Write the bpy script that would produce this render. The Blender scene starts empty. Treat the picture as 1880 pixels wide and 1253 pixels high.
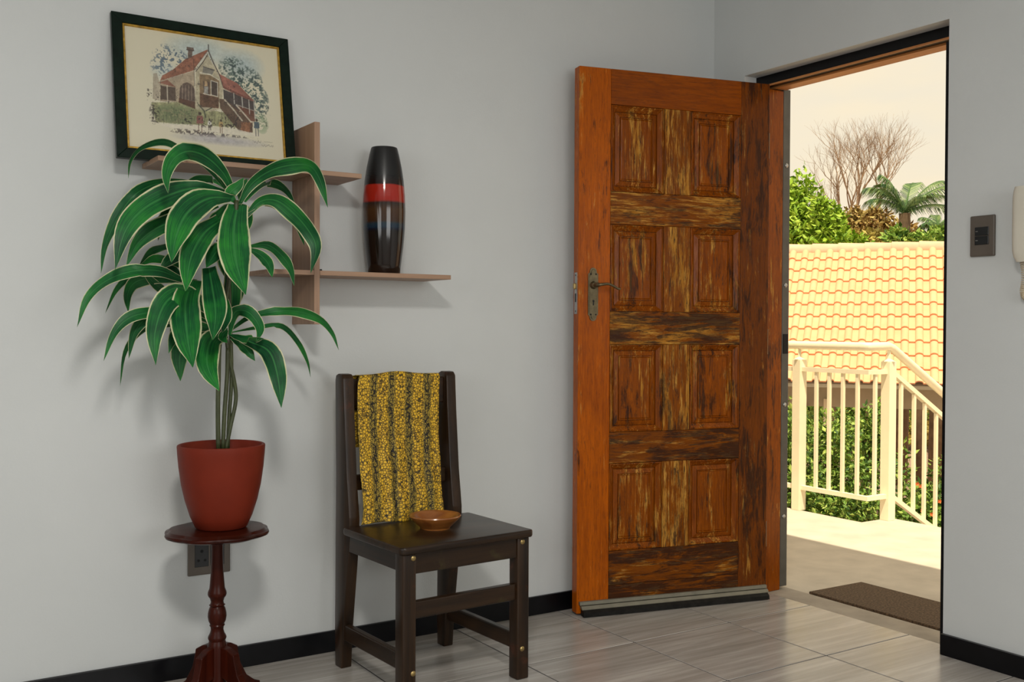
import bpy, bmesh, math, random
import numpy as np
from mathutils import Vector, Matrix
PI = math.pi
scene = bpy.context.scene
C = scene.collection
V = Vector

# ------------------------------------------------------------------ camera
CAM = V((-3.0175, -3.1501, 1.0764)); YAW = 1.0004; PITCH = -0.0143; ROLL = 0.0045; FPX = 1873.92
FW = V((math.cos(YAW)*math.cos(PITCH), math.sin(YAW)*math.cos(PITCH), math.sin(PITCH)))
RT0 = V((math.sin(YAW), -math.cos(YAW), 0)); UP0 = RT0.cross(FW)
RT = RT0*math.cos(ROLL)+UP0*math.sin(ROLL); UP = UP0*math.cos(ROLL)-RT0*math.sin(ROLL)
cd = bpy.data.cameras.new('camera'); cam = bpy.data.objects.new('camera', cd); C.objects.link(cam)
cd.sensor_width = 36; cd.lens = FPX/1880*36; cd.clip_start = .05; cd.clip_end = 300
cam.matrix_world = Matrix(((RT.x, UP.x, -FW.x, CAM.x), (RT.y, UP.y, -FW.y, CAM.y), (RT.z, UP.z, -FW.z, CAM.z), (0, 0, 0, 1)))
scene.camera = cam
def ray(q): return FW+RT*((q[0]-940)/FPX)-UP*((q[1]-626.5)/FPX)
def at_y(q, y): d = ray(q); return CAM+d*((y-CAM.y)/d.y)
def at_z(q, z): d = ray(q); return CAM+d*((z-CAM.z)/d.z)
def at_d(q, D): return CAM+ray(q)*D

# ------------------------------------------------------------------ world, sun, exposure
w = bpy.data.worlds.new('sky'); scene.world = w; w.use_nodes = True
nt = w.node_tree; nt.nodes.clear()
def N(nt, t, **k):
    n = nt.nodes.new(t)
    for a, b in k.items(): setattr(n, a, b)
    return n
o_ = N(nt, 'ShaderNodeOutputWorld'); bg = N(nt, 'ShaderNodeBackground'); tc = N(nt, 'ShaderNodeTexCoord')
mp = N(nt, 'ShaderNodeMapping'); mp.inputs['Scale'].default_value = (2.2, 2.2, 6.5)
ns = N(nt, 'ShaderNodeTexNoise'); ns.inputs['Scale'].default_value = 1.6; ns.inputs['Detail'].default_value = 5
cr = N(nt, 'ShaderNodeValToRGB'); e = cr.color_ramp.elements
e[0].position = .36; e[0].color = (.90, .82, .66, 1); e[1].position = .56; e[1].color = (1.0, .86, .62, 1)
nt.links.new(tc.outputs['Generated'], mp.inputs[0]); nt.links.new(mp.outputs[0], ns.inputs[0]); nt.links.new(ns.outputs['Fac'], cr.inputs[0])
nt.links.new(cr.outputs[0], bg.inputs[0]); bg.inputs[1].default_value = 1.0; nt.links.new(bg.outputs[0], o_.inputs[0])
sd = bpy.data.lights.new('sun', 'SUN'); sd.energy = 5.5; sd.color = (1, .88, .64); sd.angle = .01
so = bpy.data.objects.new('sun', sd); C.objects.link(so)
SUN = V((.262, .36, -.895)).normalized()   # direction the light travels
so.rotation_euler = SUN.to_track_quat('-Z', 'Y').to_euler(); so.location = (-8, -8, 14)
LAMP = V((-2.80, -2.80, 2.5))
vs = scene.view_settings; vs.view_transform = 'Standard'; vs.look = 'None'; vs.exposure = 0; vs.gamma = 1; vs.use_curve_mapping = False

# ------------------------------------------------------------------ helpers
def mesh_obj(name, bm, mat, parent=None, smooth=False):
    me = bpy.data.meshes.new(name); bm.normal_update(); bm.to_mesh(me); bm.free()
    if smooth:
        for f in me.polygons: f.use_smooth = True
        if smooth != 'all': me.set_sharp_from_angle(angle=math.radians(38))
    o = bpy.data.objects.new(name, me); C.objects.link(o)
    if mat is not None: me.materials.append(mat)
    if parent: o.parent = parent
    return o
def link_mesh(name, me, parent=None, loc=(0, 0, 0), rz=0):
    o = bpy.data.objects.new(name, me); C.objects.link(o); o.location = loc; o.rotation_euler = (0, 0, rz)
    if parent: o.parent = parent
    return o
def tag(o, label=None, cat=None, group=None, kind=None):
    if label: o['label'] = label
    if cat: o['category'] = cat
    if group: o['group'] = group
    if kind: o['kind'] = kind
    return o
def thing(name, label, cat, loc=(0, 0, 0), rz=0, group=None, kind=None):
    o = bpy.data.objects.new(name, None); C.objects.link(o); o.location = loc; o.rotation_euler = (0, 0, rz)
    o.empty_display_size = .05
    return tag(o, label, cat, group, kind)
def box(x0, x1, y0, y1, z0, z1, bev=0, bm=None, seg=2):
    b = bmesh.new()
    vs_ = [b.verts.new((x, y, z)) for x in (x0, x1) for y in (y0, y1) for z in (z0, z1)]
    for f in ((0, 1, 3, 2), (4, 6, 7, 5), (0, 4, 5, 1), (2, 3, 7, 6), (0, 2, 6, 4), (1, 5, 7, 3)): b.faces.new([vs_[i] for i in f])
    if bev: bmesh.ops.bevel(b, geom=b.edges[:], offset=bev, segments=seg, affect='EDGES', profile=.5)
    bmesh.ops.recalc_face_normals(b, faces=b.faces[:])
    return merge(bm, b)
def merge(bm, b):
    if bm is None: return b
    me = bpy.data.meshes.new('tmp'); b.to_mesh(me); b.free(); bm.from_mesh(me); bpy.data.meshes.remove(me); return bm
def prism(pts, a, b_, axis='y', bev=0, bm=None, seg=2):
    """outline pts in the two other axes, extruded from a to b_ along axis"""
    b = bmesh.new()
    def P(u, v, w): return {'x': (w, u, v), 'y': (u, w, v), 'z': (u, v, w)}[axis]
    A = [b.verts.new(P(u, v, a)) for u, v in pts]; B = [b.verts.new(P(u, v, b_)) for u, v in pts]
    b.faces.new(A); b.faces.new(B[::-1]); n = len(pts)
    for i in range(n): b.faces.new([A[i], B[i], B[(i+1) % n], A[(i+1) % n]])
    bmesh.ops.recalc_face_normals(b, faces=b.faces[:])
    if bev: bmesh.ops.bevel(b, geom=b.edges[:], offset=bev, segments=seg, affect='EDGES', profile=.5)
    return merge(bm, b)
def lathe(prof, n=32, cx=0, cy=0, bm=None):
    b = bmesh.new(); rings = []
    for r, z in prof:
        rings.append([b.verts.new((cx+r*math.cos(2*PI*i/n), cy+r*math.sin(2*PI*i/n), z)) for i in range(n)] if r > 1e-6 else [b.verts.new((cx, cy, z))])
    for A, B in zip(rings, rings[1:]):
        for i in range(n):
            j = (i+1) % n
            if len(A) == 1 and len(B) == 1: continue
            if len(A) == 1: b.faces.new([A[0], B[i], B[j]])
            elif len(B) == 1: b.faces.new([A[i], A[j], B[0]])
            else: b.faces.new([A[i], A[j], B[j], B[i]])
    if len(rings[0]) > 1: b.faces.new(rings[0][::-1])
    if len(rings[-1]) > 1: b.faces.new(rings[-1])
    bmesh.ops.recalc_face_normals(b, faces=b.faces[:])
    return merge(bm, b)
def tube(path, rad, n=8, bm=None, cap=True):
    b = bm or bmesh.new(); path = [V(p) for p in path]; m = len(path); prev = None; rings = []
    for i, p in enumerate(path):
        t = (path[min(i+1, m-1)]-path[max(i-1, 0)]).normalized()
        if prev is None:
            a = V((0, 0, 1)) if abs(t.z) < .9 else V((1, 0, 0)); u = t.cross(a).normalized()
        else:
            u = prev-t*prev.dot(t); u = u.normalized() if u.length > 1e-6 else t.orthogonal().normalized()
        prev = u; v = t.cross(u); r = rad(i/(m-1)) if callable(rad) else rad
        rings.append([b.verts.new(p+(u*math.cos(2*PI*k/n)+v*math.sin(2*PI*k/n))*r) for k in range(n)])
    for A, B in zip(rings, rings[1:]):
        for k in range(n): b.faces.new([A[k], A[(k+1) % n], B[(k+1) % n], B[k]])
    if cap: b.faces.new(rings[0][::-1]); b.faces.new(rings[-1])
    return b
def smooth_path(pts, k=6):
    pts = [V(p) for p in pts]; out = []; n = len(pts)
    for i in range(n-1):
        p0 = pts[i-1] if i else pts[0]*2-pts[1]; p3 = pts[i+2] if i+2 < n else pts[-1]*2-pts[-2]; p1, p2 = pts[i], pts[i+1]
        for j in range(k):
            t = j/k; out.append(.5*((2*p1)+(p2-p0)*t+(2*p0-5*p1+4*p2-p3)*t*t+(3*p1-p0-3*p2+p3)*t**3))
    return out+[pts[-1]]

# ------------------------------------------------------------------ materials
def new_mat(name):
    m = bpy.data.materials.new(name); m.use_nodes = True; nt = m.node_tree; b = nt.nodes['Principled BSDF']; return m, nt, b
def noise(nt, scale, detail=4, vec=None, mapscale=None, coord='Object', rough=.55, dist=0, rnd=False):
    if vec is None:
        tc = N(nt, 'ShaderNodeTexCoord'); vec = tc.outputs[coord]
        if rnd:
            oi = N(nt, 'ShaderNodeObjectInfo'); sc = N(nt, 'ShaderNodeVectorMath', operation='SCALE'); sc.inputs[0].default_value = (7.3, 11.1, 5.7)
            nt.links.new(oi.outputs['Random'], sc.inputs['Scale']); ad = N(nt, 'ShaderNodeVectorMath', operation='ADD')
            nt.links.new(vec, ad.inputs[0]); nt.links.new(sc.outputs[0], ad.inputs[1]); vec = ad.outputs[0]
        if mapscale:
            mp = N(nt, 'ShaderNodeMapping'); mp.inputs['Scale'].default_value = mapscale; nt.links.new(vec, mp.inputs[0]); vec = mp.outputs[0]
    n = N(nt, 'ShaderNodeTexNoise'); n.inputs['Scale'].default_value = scale; n.inputs['Detail'].default_value = detail
    n.inputs['Roughness'].default_value = rough; n.inputs['Distortion'].default_value = dist
    nt.links.new(vec, n.inputs['Vector']); return n.outputs['Fac']
def ramp(nt, fac, stops, interp='LINEAR'):
    r = N(nt, 'ShaderNodeValToRGB'); r.color_ramp.interpolation = interp; es = r.color_ramp.elements
    while len(es) < len(stops): es.new(.5)
    for el, (p_, c) in zip(es, stops): el.position = p_; el.color = (*c, 1) if len(c) == 3 else c
    nt.links.new(fac, r.inputs[0]); return r.outputs[0]
def step(nt, fac, a, b):
    m = N(nt, 'ShaderNodeMapRange'); m.inputs['From Min'].default_value = a; m.inputs['From Max'].default_value = b; nt.links.new(fac, m.inputs['Value']); return m.outputs[0]
def mix(nt, fac, a, b, mode='MIX'):
    m = N(nt, 'ShaderNodeMix', data_type='RGBA', blend_type=mode)
    for s, v in ((m.inputs[0], fac), (m.inputs[6], a), (m.inputs[7], b)):
        if hasattr(v, 'links') or hasattr(v, 'is_linked'): nt.links.new(v, s)
        else: s.default_value = (*v, 1) if isinstance(v, tuple) and len(v) == 3 else v
    return m.outputs[2]
def mth(nt, op, a, b=None, clamp=False):
    m = N(nt, 'ShaderNodeMath', operation=op, use_clamp=clamp)
    for s, v in zip(m.inputs, (a, b)):
        if v is None: continue
        if hasattr(v, 'is_linked'): nt.links.new(v, s)
        else: s.default_value = v
    return m.outputs[0]
def bump(nt, b, h, strength=.2, dist=.01):
    n = N(nt, 'ShaderNodeBump'); n.inputs['Strength'].default_value = strength; n.inputs['Distance'].default_value = dist
    nt.links.new(h, n.inputs['Height']); nt.links.new(n.outputs[0], b.inputs['Normal'])
def plain(name, col, rough=.5, metal=0, var=.12, scale=8, bmp=0, coat=0, mapscale=None, rnd=False, spec=.5):
    m, nt, b = new_mat(name)
    f = noise(nt, scale, 5, mapscale=mapscale, rnd=rnd)
    lo = tuple(c*(1-var) for c in col); hi = tuple(min(1, c*(1+var)) for c in col)
    nt.links.new(ramp(nt, f, [(.3, lo), (.7, hi)]), b.inputs['Base Color'])
    b.inputs['Roughness'].default_value = rough; b.inputs['Metallic'].default_value = metal; b.inputs['Coat Weight'].default_value = coat
    b.inputs['Specular IOR Level'].default_value = spec
    if bmp: bump(nt, b, f, bmp, .004)
    return m
def wood(name, dark, light, axis, rough=.35, scale=6, coat=0, wear=None, fine=40, spec=.5):
    m, nt, b = new_mat(name); ms = [fine]*3; ms['xyz'.index(axis)] = 2.0
    g = noise(nt, 1.0, 7, mapscale=tuple(ms), rnd=True, rough=.6, dist=.3)
    col = ramp(nt, g, [(.28, dark), (.72, light)])
    if wear:
        wv = noise(nt, 11, 6, rnd=True, rough=.7); col = mix(nt, step(nt, wv, .60, .74), col, wear)
    nt.links.new(col, b.inputs['Base Color']); b.inputs['Roughness'].default_value = rough; b.inputs['Coat Weight'].default_value = coat
    b.inputs['Coat Roughness'].default_value = .15; b.inputs['Specular IOR Level'].default_value = spec
    bump(nt, b, g, .12, .002); return m
def worn(name, axis, bare, dark, varn=((.20, .036, .0006), (.55, .120, .001)), gl=.22):
    """old varnished timber: bare and darkened weather patches drawn out along the grain"""
    m, nt, b = new_mat(name); i = 'xyz'.index(axis)
    def sc(along, across): s = [across]*3; s[i] = along; return tuple(s)
    g = noise(nt, 1, 10, mapscale=sc(7, 120), rnd=True, rough=.72, dist=.5)
    p1 = noise(nt, 1, 9, mapscale=sc(3.4, 15), rnd=True, rough=.70, dist=.9)
    p2 = noise(nt, 1, 9, mapscale=sc(5.5, 26), rnd=True, rough=.72, dist=.7)
    big_ = noise(nt, 1, 3, mapscale=sc(2.2, 5), rnd=True)
    cr_ = noise(nt, 1, 6, mapscale=sc(20, 230), rnd=True, rough=.75, dist=.3)
    g5 = mth(nt, 'MULTIPLY', mth(nt, 'SUBTRACT', g, .5), .8)
    fb = step(nt, mth(nt, 'ADD', p1, g5), bare, bare+.10)
    fd = step(nt, mth(nt, 'ADD', mth(nt, 'ADD', p2, g5), mth(nt, 'MULTIPLY', mth(nt, 'SUBTRACT', big_, .5), .55)), dark, dark+.12)
    col = ramp(nt, mth(nt, 'ADD', mth(nt, 'MULTIPLY', g, .7), mth(nt, 'MULTIPLY', big_, .3)), [(.30, varn[0]), (.68, varn[1])])
    barec = ramp(nt, g, [(.30, (.10, .034, .003)), (.48, (.38, .150, .012)), (.68, (.66, .36, .075))])
    col = mix(nt, fb, col, barec)
    ck = mth(nt, 'MULTIPLY', step(nt, cr_, .52, .60), mth(nt, 'ADD', mth(nt, 'MULTIPLY', fb, .66), .34))
    col = mix(nt, ck, col, (.024, .009, .004))
    col = mix(nt, mth(nt, 'MULTIPLY', fd, .90), col, (.030, .011, .005))
    nt.links.new(col, b.inputs['Base Color'])
    rg = mth(nt, 'ADD', mth(nt, 'MULTIPLY', fb, .35), gl); nt.links.new(rg, b.inputs['Roughness'])
    b.inputs['Specular IOR Level'].default_value = .15
    bump(nt, b, mth(nt, 'SUBTRACT', g, mth(nt, 'MULTIPLY', ck, .6)), .3, .002); return m
M = {}
# wall paint
m, nt, b = new_mat('wall_paint'); f = noise(nt, 2.2, 4); f2 = noise(nt, 160, 3)
nt.links.new(ramp(nt, f, [(.3, (.565, .58, .575)), (.7, (.595, .61, .605))]), b.inputs['Base Color']); b.inputs['Roughness'].default_value = .55
bump(nt, b, mth(nt, 'ADD', f2, mth(nt, 'MULTIPLY', noise(nt, 14, 3), 2.0)), .10, .004); M['wall'] = m
M['ceiling'] = plain('ceiling_paint', (.72, .73, .72), .7, var=.02)
M['black'] = plain('black_gloss_paint', (.003, .003, .004), .3, var=.3, scale=30, spec=.25)
M['grout'] = plain('grout', (.045, .043, .045), .9, scale=60)
m, nt, b = new_mat('floor_tile'); g = noise(nt, 1, 7, mapscale=(2.2, 42, 1), rnd=True, rough=.62, dist=.5); g2 = noise(nt, 1, 4, mapscale=(1.4, 9, 1), rnd=True)
gg = mth(nt, 'ADD', mth(nt, 'MULTIPLY', g, .6), mth(nt, 'MULTIPLY', g2, .4))
nt.links.new(ramp(nt, gg, [(.32, (.26, .238, .212)), (.5, (.375, .347, .315)), (.66, (.51, .477, .44))]), b.inputs['Base Color'])
nt.links.new(mth(nt, 'ADD', mth(nt, 'MULTIPLY', g, .12), .15), b.inputs['Roughness']); M['tile'] = m
M['concrete'] = plain('concrete', (.36, .31, .25), .9, var=.16, scale=9, bmp=.2)
M['landing'] = plain('screed', (.54, .48, .40), .92, var=.10, scale=7, bmp=.15)
M['d_stile'] = worn('door_stile', 'z', .64, .63)
M['d_hinge'] = worn('door_hinge_stile', 'z', .60, .47, varn=((.07, .016, .002), (.24, .060, .004)))
M['d_rail'] = worn('door_rail', 'x', .45, .50, varn=((.085, .019, .001), (.33, .088, .003)))
M['d_top'] = worn('door_top_rail', 'x', .74, .74, varn=((.14, .026, .001), (.34, .078, .002)))
M['d_mull'] = worn('door_mullion', 'z', .47, .54, varn=((.085, .019, .001), (.33, .088, .003)))
M['d_panel'] = worn('door_panel', 'z', .55, .53, varn=((.09, .018, .001), (.38, .090, .002)))
M['d_dark'] = worn('door_low', 'x', .54, .40, varn=((.085, .019, .001), (.33, .088, .003)))
M['jamb'] = worn('door_jamb', 'z', .62, .56, varn=((.12, .024, .001), (.38, .090, .003)))
M['head'] = wood('door_head', (.40, .14, .035), (.62, .27, .08), 'y', .4)
M['bronze'] = plain('bronze', (.16, .125, .07), .38, metal=.85, var=.3, scale=60)
M['steel'] = plain('dull_steel', (.42, .41, .39), .4, metal=.8, var=.2, scale=50)
M['alu'] = plain('dull_aluminium', (.20, .185, .14), .5, metal=.3, var=.15, scale=20)
M['bar_dark'] = plain('weather_bar', (.010, .009, .008), .5, var=.5, scale=40, spec=.15)
M['rubber'] = plain('rubber', (.008, .008, .008), .6)
M['gate'] = plain('grey_steel_paint', (.075, .07, .06), .45, var=.2, scale=20)
M['shelf_x'] = wood('shelf_wood', (.27, .155, .095), (.40, .245, .155), 'x', .45)
M['shelf_z'] = wood('shelf_wood_upright', (.27, .155, .095), (.40, .245, .155), 'z', .45)
M['frame'] = plain('green_black_frame', (.004, .011, .007), .35, var=.35, scale=40, spec=.15)
M['gold'] = plain('gold_leaf', (.50, .30, .055), .35, metal=.8, var=.35, scale=60)
M['mahog'] = wood('mahogany', (.016, .0024, .001), (.050, .0075, .003), 'z', .28, spec=.14)
M['mahog_x'] = wood('mahogany_top', (.016, .0024, .001), (.050, .0075, .003), 'x', .28, spec=.14)
M['pot'] = plain('terracotta', (.155, .019, .008), .5, spec=.14, var=.09, scale=12, bmp=.05)
M['soil'] = plain('soil', (.03, .022, .015), .95, scale=60, bmp=.6)
M['stem'] = plain('plant_stem', (.045, .055, .018), .5, var=.35, scale=30, mapscale=(3, 3, .6))
CH = ((.007, .004, .0025), (.042, .020, .008)); CW = (.045, .034, .012)
M['ch_x'] = wood('chair_wood_x', *CH, 'x', .30, spec=.32, wear=CW); M['ch_y'] = wood('chair_wood_y', *CH, 'y', .30, spec=.32, wear=CW); M['ch_z'] = wood('chair_wood_z', *CH, 'z', .30, spec=.32, wear=(.080, .022, .008))
M['brass'] = plain('brass', (.42, .30, .12), .35, metal=.9, var=.2, scale=80)
M['bowl'] = wood('bowl_wood', (.17, .048, .010), (.40, .15, .03), 'x', .28, coat=.3, fine=26, wear=(.08, .02, .006))
M['plate'] = plain('bronze_plastic', (.105, .085, .068), .42, var=.08)
M['module'] = plain('black_plastic', (.010, .011, .012), .3)
M['hole'] = plain('socket_hole', (.001, .001, .001), .8)
M['phone'] = plain('cream_plastic', (.62, .58, .49), .3, var=.03)
M['cord'] = plain('cream_cord', (.52, .43, .29), .45, var=.08)
M['mat'] = plain('coir', (.10, .062, .034), .98, var=.7, scale=120, bmp=1.0)
M['rail'] = plain('cream_metal_paint', (.88, .79, .58), .45, var=.04)
M['lampglass'] = None
# ------------------------------------------------------------------ room
RX0, RY0, RZ = -5.4, -5.2, 2.64
OY0, OY1, OZ = -1.093, -.175, 2.092; WT = .22
def struct(name, bm, mat, label=None, cat=None, **k):
    o = mesh_obj(name, bm, mat, **k); tag(o, label, cat, kind='structure'); return o
struct('wall_left', box(RX0-.2, WT, 0, .2, 0, RZ), M['wall'], 'pale grey plastered wall carrying the shelf and picture', 'wall')
bm = box(0, WT, OY1, 0, 0, RZ); box(0, WT, OY0, OY1, OZ, RZ, bm=bm)
box(0, WT, RY0, OY0, 0, RZ, bm=bm)
struct('wall_right', bm, M['wall'], 'pale grey plastered wall with the open doorway', 'wall')
SX0, SX1 = -2.7, -.7                               # second added window, behind the camera, for fill light
bm = box(RX0-.2, SX0, RY0-.2, RY0, 0, RZ); box(SX1, WT, RY0-.2, RY0, 0, RZ, bm=bm); box(SX0, SX1, RY0-.2, RY0, 0, .95, bm=bm); box(SX0, SX1, RY0-.2, RY0, 2.2, RZ, bm=bm)
struct('wall_back', bm, M['wall'], 'pale grey wall behind the camera', 'wall')
WY0, WY1, WZ0, WZ1 = -4.7, -2.3, .95, 2.2       # added window opening left of the camera, for fill light
bm = box(RX0-.2, RX0, WY1, 0, 0, RZ); box(RX0-.2, RX0, RY0, WY0, 0, RZ, bm=bm); box(RX0-.2, RX0, WY0, WY1, 0, WZ0, bm=bm); box(RX0-.2, RX0, WY0, WY1, WZ1, RZ, bm=bm)
struct('wall_far', bm, M['wall'], 'pale grey wall left of the camera', 'wall')
struct('ceiling', box(RX0-.2, WT, RY0-.2, .2, RZ, RZ+.15), M['ceiling'], 'white ceiling of the room', 'ceiling')
struct('roof_eave', box(RX0-.9, .27, RY0-1.2, 4.0, 2.80, 2.90), M['ceiling'], 'flat eave over the entrance landing', 'eave')
floor = struct('floor', box(RX0-.2, .0893, RY0-.2, .2, -.12, -.0015), M['grout'], 'floor of square grey wood-grain tiles with dark grout', 'floor')
def tile_mesh(sx, sy):
    g_ = .0024; b = box(g_, sx-g_, g_, sy-g_, -.011, 0, bev=.0012, seg=1); me = bpy.data.meshes.new('tile'); b.to_mesh(me); b.free(); me.materials.append(M['tile']); return me
TP = .4435
ys = [-.458+TP*k for k in range(1, -11, -1)]; ys[0] = 0.0
xs = [.0893, -.344]+[-.344-.4445*k for k in range(1, 12)]
cache = {}
for i in range(len(xs)-1):
    for j in range(len(ys)-1):
        sx, sy = round(xs[i]-xs[i+1], 4), round(ys[j]-ys[j+1], 4)
        if (sx, sy) not in cache: cache[(sx, sy)] = tile_mesh(sx, sy)
        link_mesh('tile', cache[(sx, sy)], floor, (xs[i+1], ys[j+1], 0))
HB = .069
struct('baseboard_left', box(RX0, -.002, -.012, 0, 0, HB, bev=.002), M['black'], 'black skirting board along the left wall', 'baseboard')
struct('baseboard_right', box(-.016, 0, RY0+.01, OY0, 0, HB, bev=.002), M['black'], 'black skirting board right of the doorway', 'baseboard')
# unseen windows, added with area lights to brighten the walls
wx0, wx1 = RX0-.12, RX0-.06
wn = tag(mesh_obj('added_window_1', box(wx0, wx1, WY0, WY1, WZ0, WZ0+.05), M['gate']), 'wide grey framed window added left of the camera for fill light', 'window', kind='structure')
for a in [box(wx0, wx1, WY0, WY1, WZ1-.05, WZ1)]+[box(wx0, wx1, y-.025, y+.025, WZ0+.05, WZ1-.05) for y in (WY0+.025, WY0+.81, WY1-.81, WY1-.025)]: mesh_obj('added_window_frame', a, M['gate'], wn)
ld = bpy.data.lights.new('window_fill_light', 'AREA'); ld.shape = 'RECTANGLE'; ld.size = WY1-WY0-.1; ld.size_y = WZ1-WZ0-.1; ld.energy = 29; ld.color = (.93, .97, 1.0)  # fill light at the added window, lifts the wall with the doorway
lo = bpy.data.objects.new('window_fill_light', ld); C.objects.link(lo); lo.location = (RX0-.05, (WY0+WY1)/2, (WZ0+WZ1)/2); lo.rotation_euler = V((1, 0, 0)).to_track_quat('-Z', 'Y').to_euler()
wn = tag(mesh_obj('added_window_2', box(SX0, SX1, RY0-.12, RY0-.06, .95, 1.0), M['gate']), 'grey framed window added behind the camera for fill light', 'window', kind='structure')
for a in [box(SX0, SX1, RY0-.12, RY0-.06, 2.15, 2.2)]+[box(x-.025, x+.025, RY0-.12, RY0-.06, 1.0, 2.15) for x in (SX0+.025, (SX0+SX1)/2, SX1-.025)]: mesh_obj('added_window_frame', a, M['gate'], wn)
ld = bpy.data.lights.new('back_window_fill_light', 'AREA'); ld.shape = 'RECTANGLE'; ld.size = SX1-SX0-.1; ld.size_y = 1.15; ld.energy = 32; ld.color = (.95, .98, 1.0)  # fill added behind the camera to even out the shelf wall
lo = bpy.data.objects.new('back_window_fill_light', ld); C.objects.link(lo); lo.location = ((SX0+SX1)/2, RY0-.05, 1.575); lo.rotation_euler = V((0, 1, 0)).to_track_quat('-Z', 'Z').to_euler()
# ceiling lamp
lt = thing('ceiling_lamp', 'round white ceiling lamp above the camera', 'lamp', (LAMP.x, LAMP.y, RZ))
mesh_obj('base', lathe([(0, -.03), (.24, -.03), (.24, 0), (0, 0)], 40), M['ceiling'], lt, smooth=True)
mesh_obj('rim', lathe([(.22, -.03), (.25, -.05), (.25, -.11), (.235, -.11), (.22, -.05)], 40), M['steel'], lt, smooth=True)
ld = bpy.data.lights.new('ceiling_lamp_light', 'AREA'); ld.shape = 'DISK'; ld.size = .42; ld.energy = 61; ld.color = (1, .965, .90)
lo = bpy.data.objects.new('ceiling_lamp_light', ld); C.objects.link(lo); lo.location = (LAMP.x, LAMP.y, LAMP.z)

# ------------------------------------------------------------------ door frame
tr = thing('trim_1', 'worn wooden door frame with black painted head', 'door frame', (.1, OY1, 0), kind='structure')
def local(bm, o): bmesh.ops.translate(bm, verts=bm.verts, vec=-V(o.location)); return bm
JY = -.232
mesh_obj('jamb', local(box(.066, .165, JY, OY1, 0, 2.04, bev=.002), tr), M['jamb'], tr)
mesh_obj('jamb', local(box(.066, .165, OY0, OY0+.057, 0, 2.04, bev=.002), tr), M['black'], tr)
mesh_obj('head', local(box(.066, .180, OY0, OY1, 2.054, OZ, bev=.002), tr), M['black'], tr)
mesh_obj('head_bead', local(box(.066, .073, OY0, OY1, 2.048, 2.0545), tr), M['head'], tr)
mesh_obj('head_soffit', local(box(.118, .180, OY0, OY1, 2.046, 2.0545, bev=.001), tr), M['head'], tr)
gt = thing('gate_frame', 'grey steel strip with round bolts on the outer door jamb', 'gate frame', (.185, JY, 0))
mesh_obj('bar', local(box(.166, .206, JY, OY1, .012, 2.05, bev=.002), gt), M['gate'], gt)
for z in (.30, .76, 1.25, 1.74):
    b_ = lathe([(0, .006), (.006, .005), (.009, .002), (.009, 0), (0, 0)], 14); bmesh.ops.rotate(b_, verts=b_.verts, matrix=Matrix.Rotation(PI/2, 3, 'X'))
    bmesh.ops.translate(b_, verts=b_.verts, vec=(0, 0, z)); mesh_obj('bolt', b_, M['steel'], gt, smooth=True)
mesh_obj('keeper', box(-.012, .014, -.003, 0, .97, 1.05), M['hole'], gt)

# ------------------------------------------------------------------ door leaf
ANG = 2.9137; DT = .044; DW = .819; DH = 2.04
dr = thing('door_1', 'weathered orange-brown panelled wooden door standing open against the wall', 'door', (.026, -.2873, 0), ANG-PI, kind='structure')
# door local: x = -s (towards the free edge), front face at y = 0, the leaf goes to y = +DT
S = lambda s0, s1: (-max(s0, s1), -min(s0, s1))
def dpart(name, s0, s1, z0, z1, mat, bev=.0012, y0=0, y1=DT):
    a, c = S(s0, s1); return mesh_obj(name, box(a, c, y0, y1, z0, z1, bev=bev, seg=1), mat, dr)
dpart('stile', .690, DW, .008, DH, M['d_stile']); dpart('stile', 0, .128, .008, DH, M['d_hinge'])
ROWS = [(1.583, 1.908), (1.134, 1.461), (.680, 1.010), (.232, .563)]; COLS = [(.466, .690), (.128, .351)]
rails = [(1.908, DH, 'd_top'), (1.461, 1.583, 'd_rail'), (1.010, 1.134, 'd_rail'), (.563, .680, 'd_dark'), (.1045, .232, 'd_dark'), (.008, .1035, 'd_dark')]
for z0, z1, k in rails: dpart('rail', .1285, .6895, z0, z1, M[k])
for z0, z1 in ROWS: dpart('mullion', .3515, .4655, z0+.0005, z1-.0005, M['d_mull'])
def panel(s0, s1, z0, z1):
    a, c = S(s0, s1); b = bmesh.new()
    # (inset, depth behind the face)
    prof = [(0.0, .014), (.0018, .014), (.0022, .001), (.005, .0005), (.007, .004), (.0225, .017), (.023, .023), (.0245, .023), (.0255, .0185), (.042, .0135), (.0425, .0175), (.0440, .0175), (.0445, .0105), (.0475, .0105), (.0490, .0140), (.052, .0125)]
    rings = [[b.verts.new(v) for v in ((a+i, y, z0+i), (c-i, y, z0+i), (c-i, y, z1-i), (a+i, y, z1-i))] for i, y in prof]
    for A, B in zip(rings, rings[1:]):
        for k in range(4): b.faces.new([A[k], A[(k+1) % 4], B[(k+1) % 4], B[k]])
    b.faces.new(rings[-1]); bk = [b.verts.new((v.co.x, DT-.008, v.co.z)) for v in rings[0]]; b.faces.new(bk[::-1])
    for k in range(4): b.faces.new([rings[0][k], bk[k], bk[(k+1) % 4], rings[0][(k+1) % 4]])
    bmesh.ops.recalc_face_normals(b, faces=b.faces[:])
    return mesh_obj('panel', b, M['d_panel'], dr)
for z0, z1 in ROWS:
    for s0, s1 in COLS: panel(s0, s1, z0, z1)
# weather bar along the foot of the door
wb = mesh_obj('weather_bar', prism([(0, .054), (-.012, .054), (-.014, .041), (0, .041)], -.811, -.004, 'x', bev=.001, seg=1), M['alu'], dr)
mesh_obj('bar_lip', prism([(0, .0385), (-.015, .0385), (-.023, .029), (-.023, .026), (0, .030)], -.806, -.002, 'x'), M['alu'], wb)
mesh_obj('rubber_seal', prism([(-.004, .029), (-.022, .0255), (-.034, .0165), (-.036, .003), (-.028, .001), (-.004, .008)], -.804, -.006, 'x'), M['bar_dark'], wb)
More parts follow.
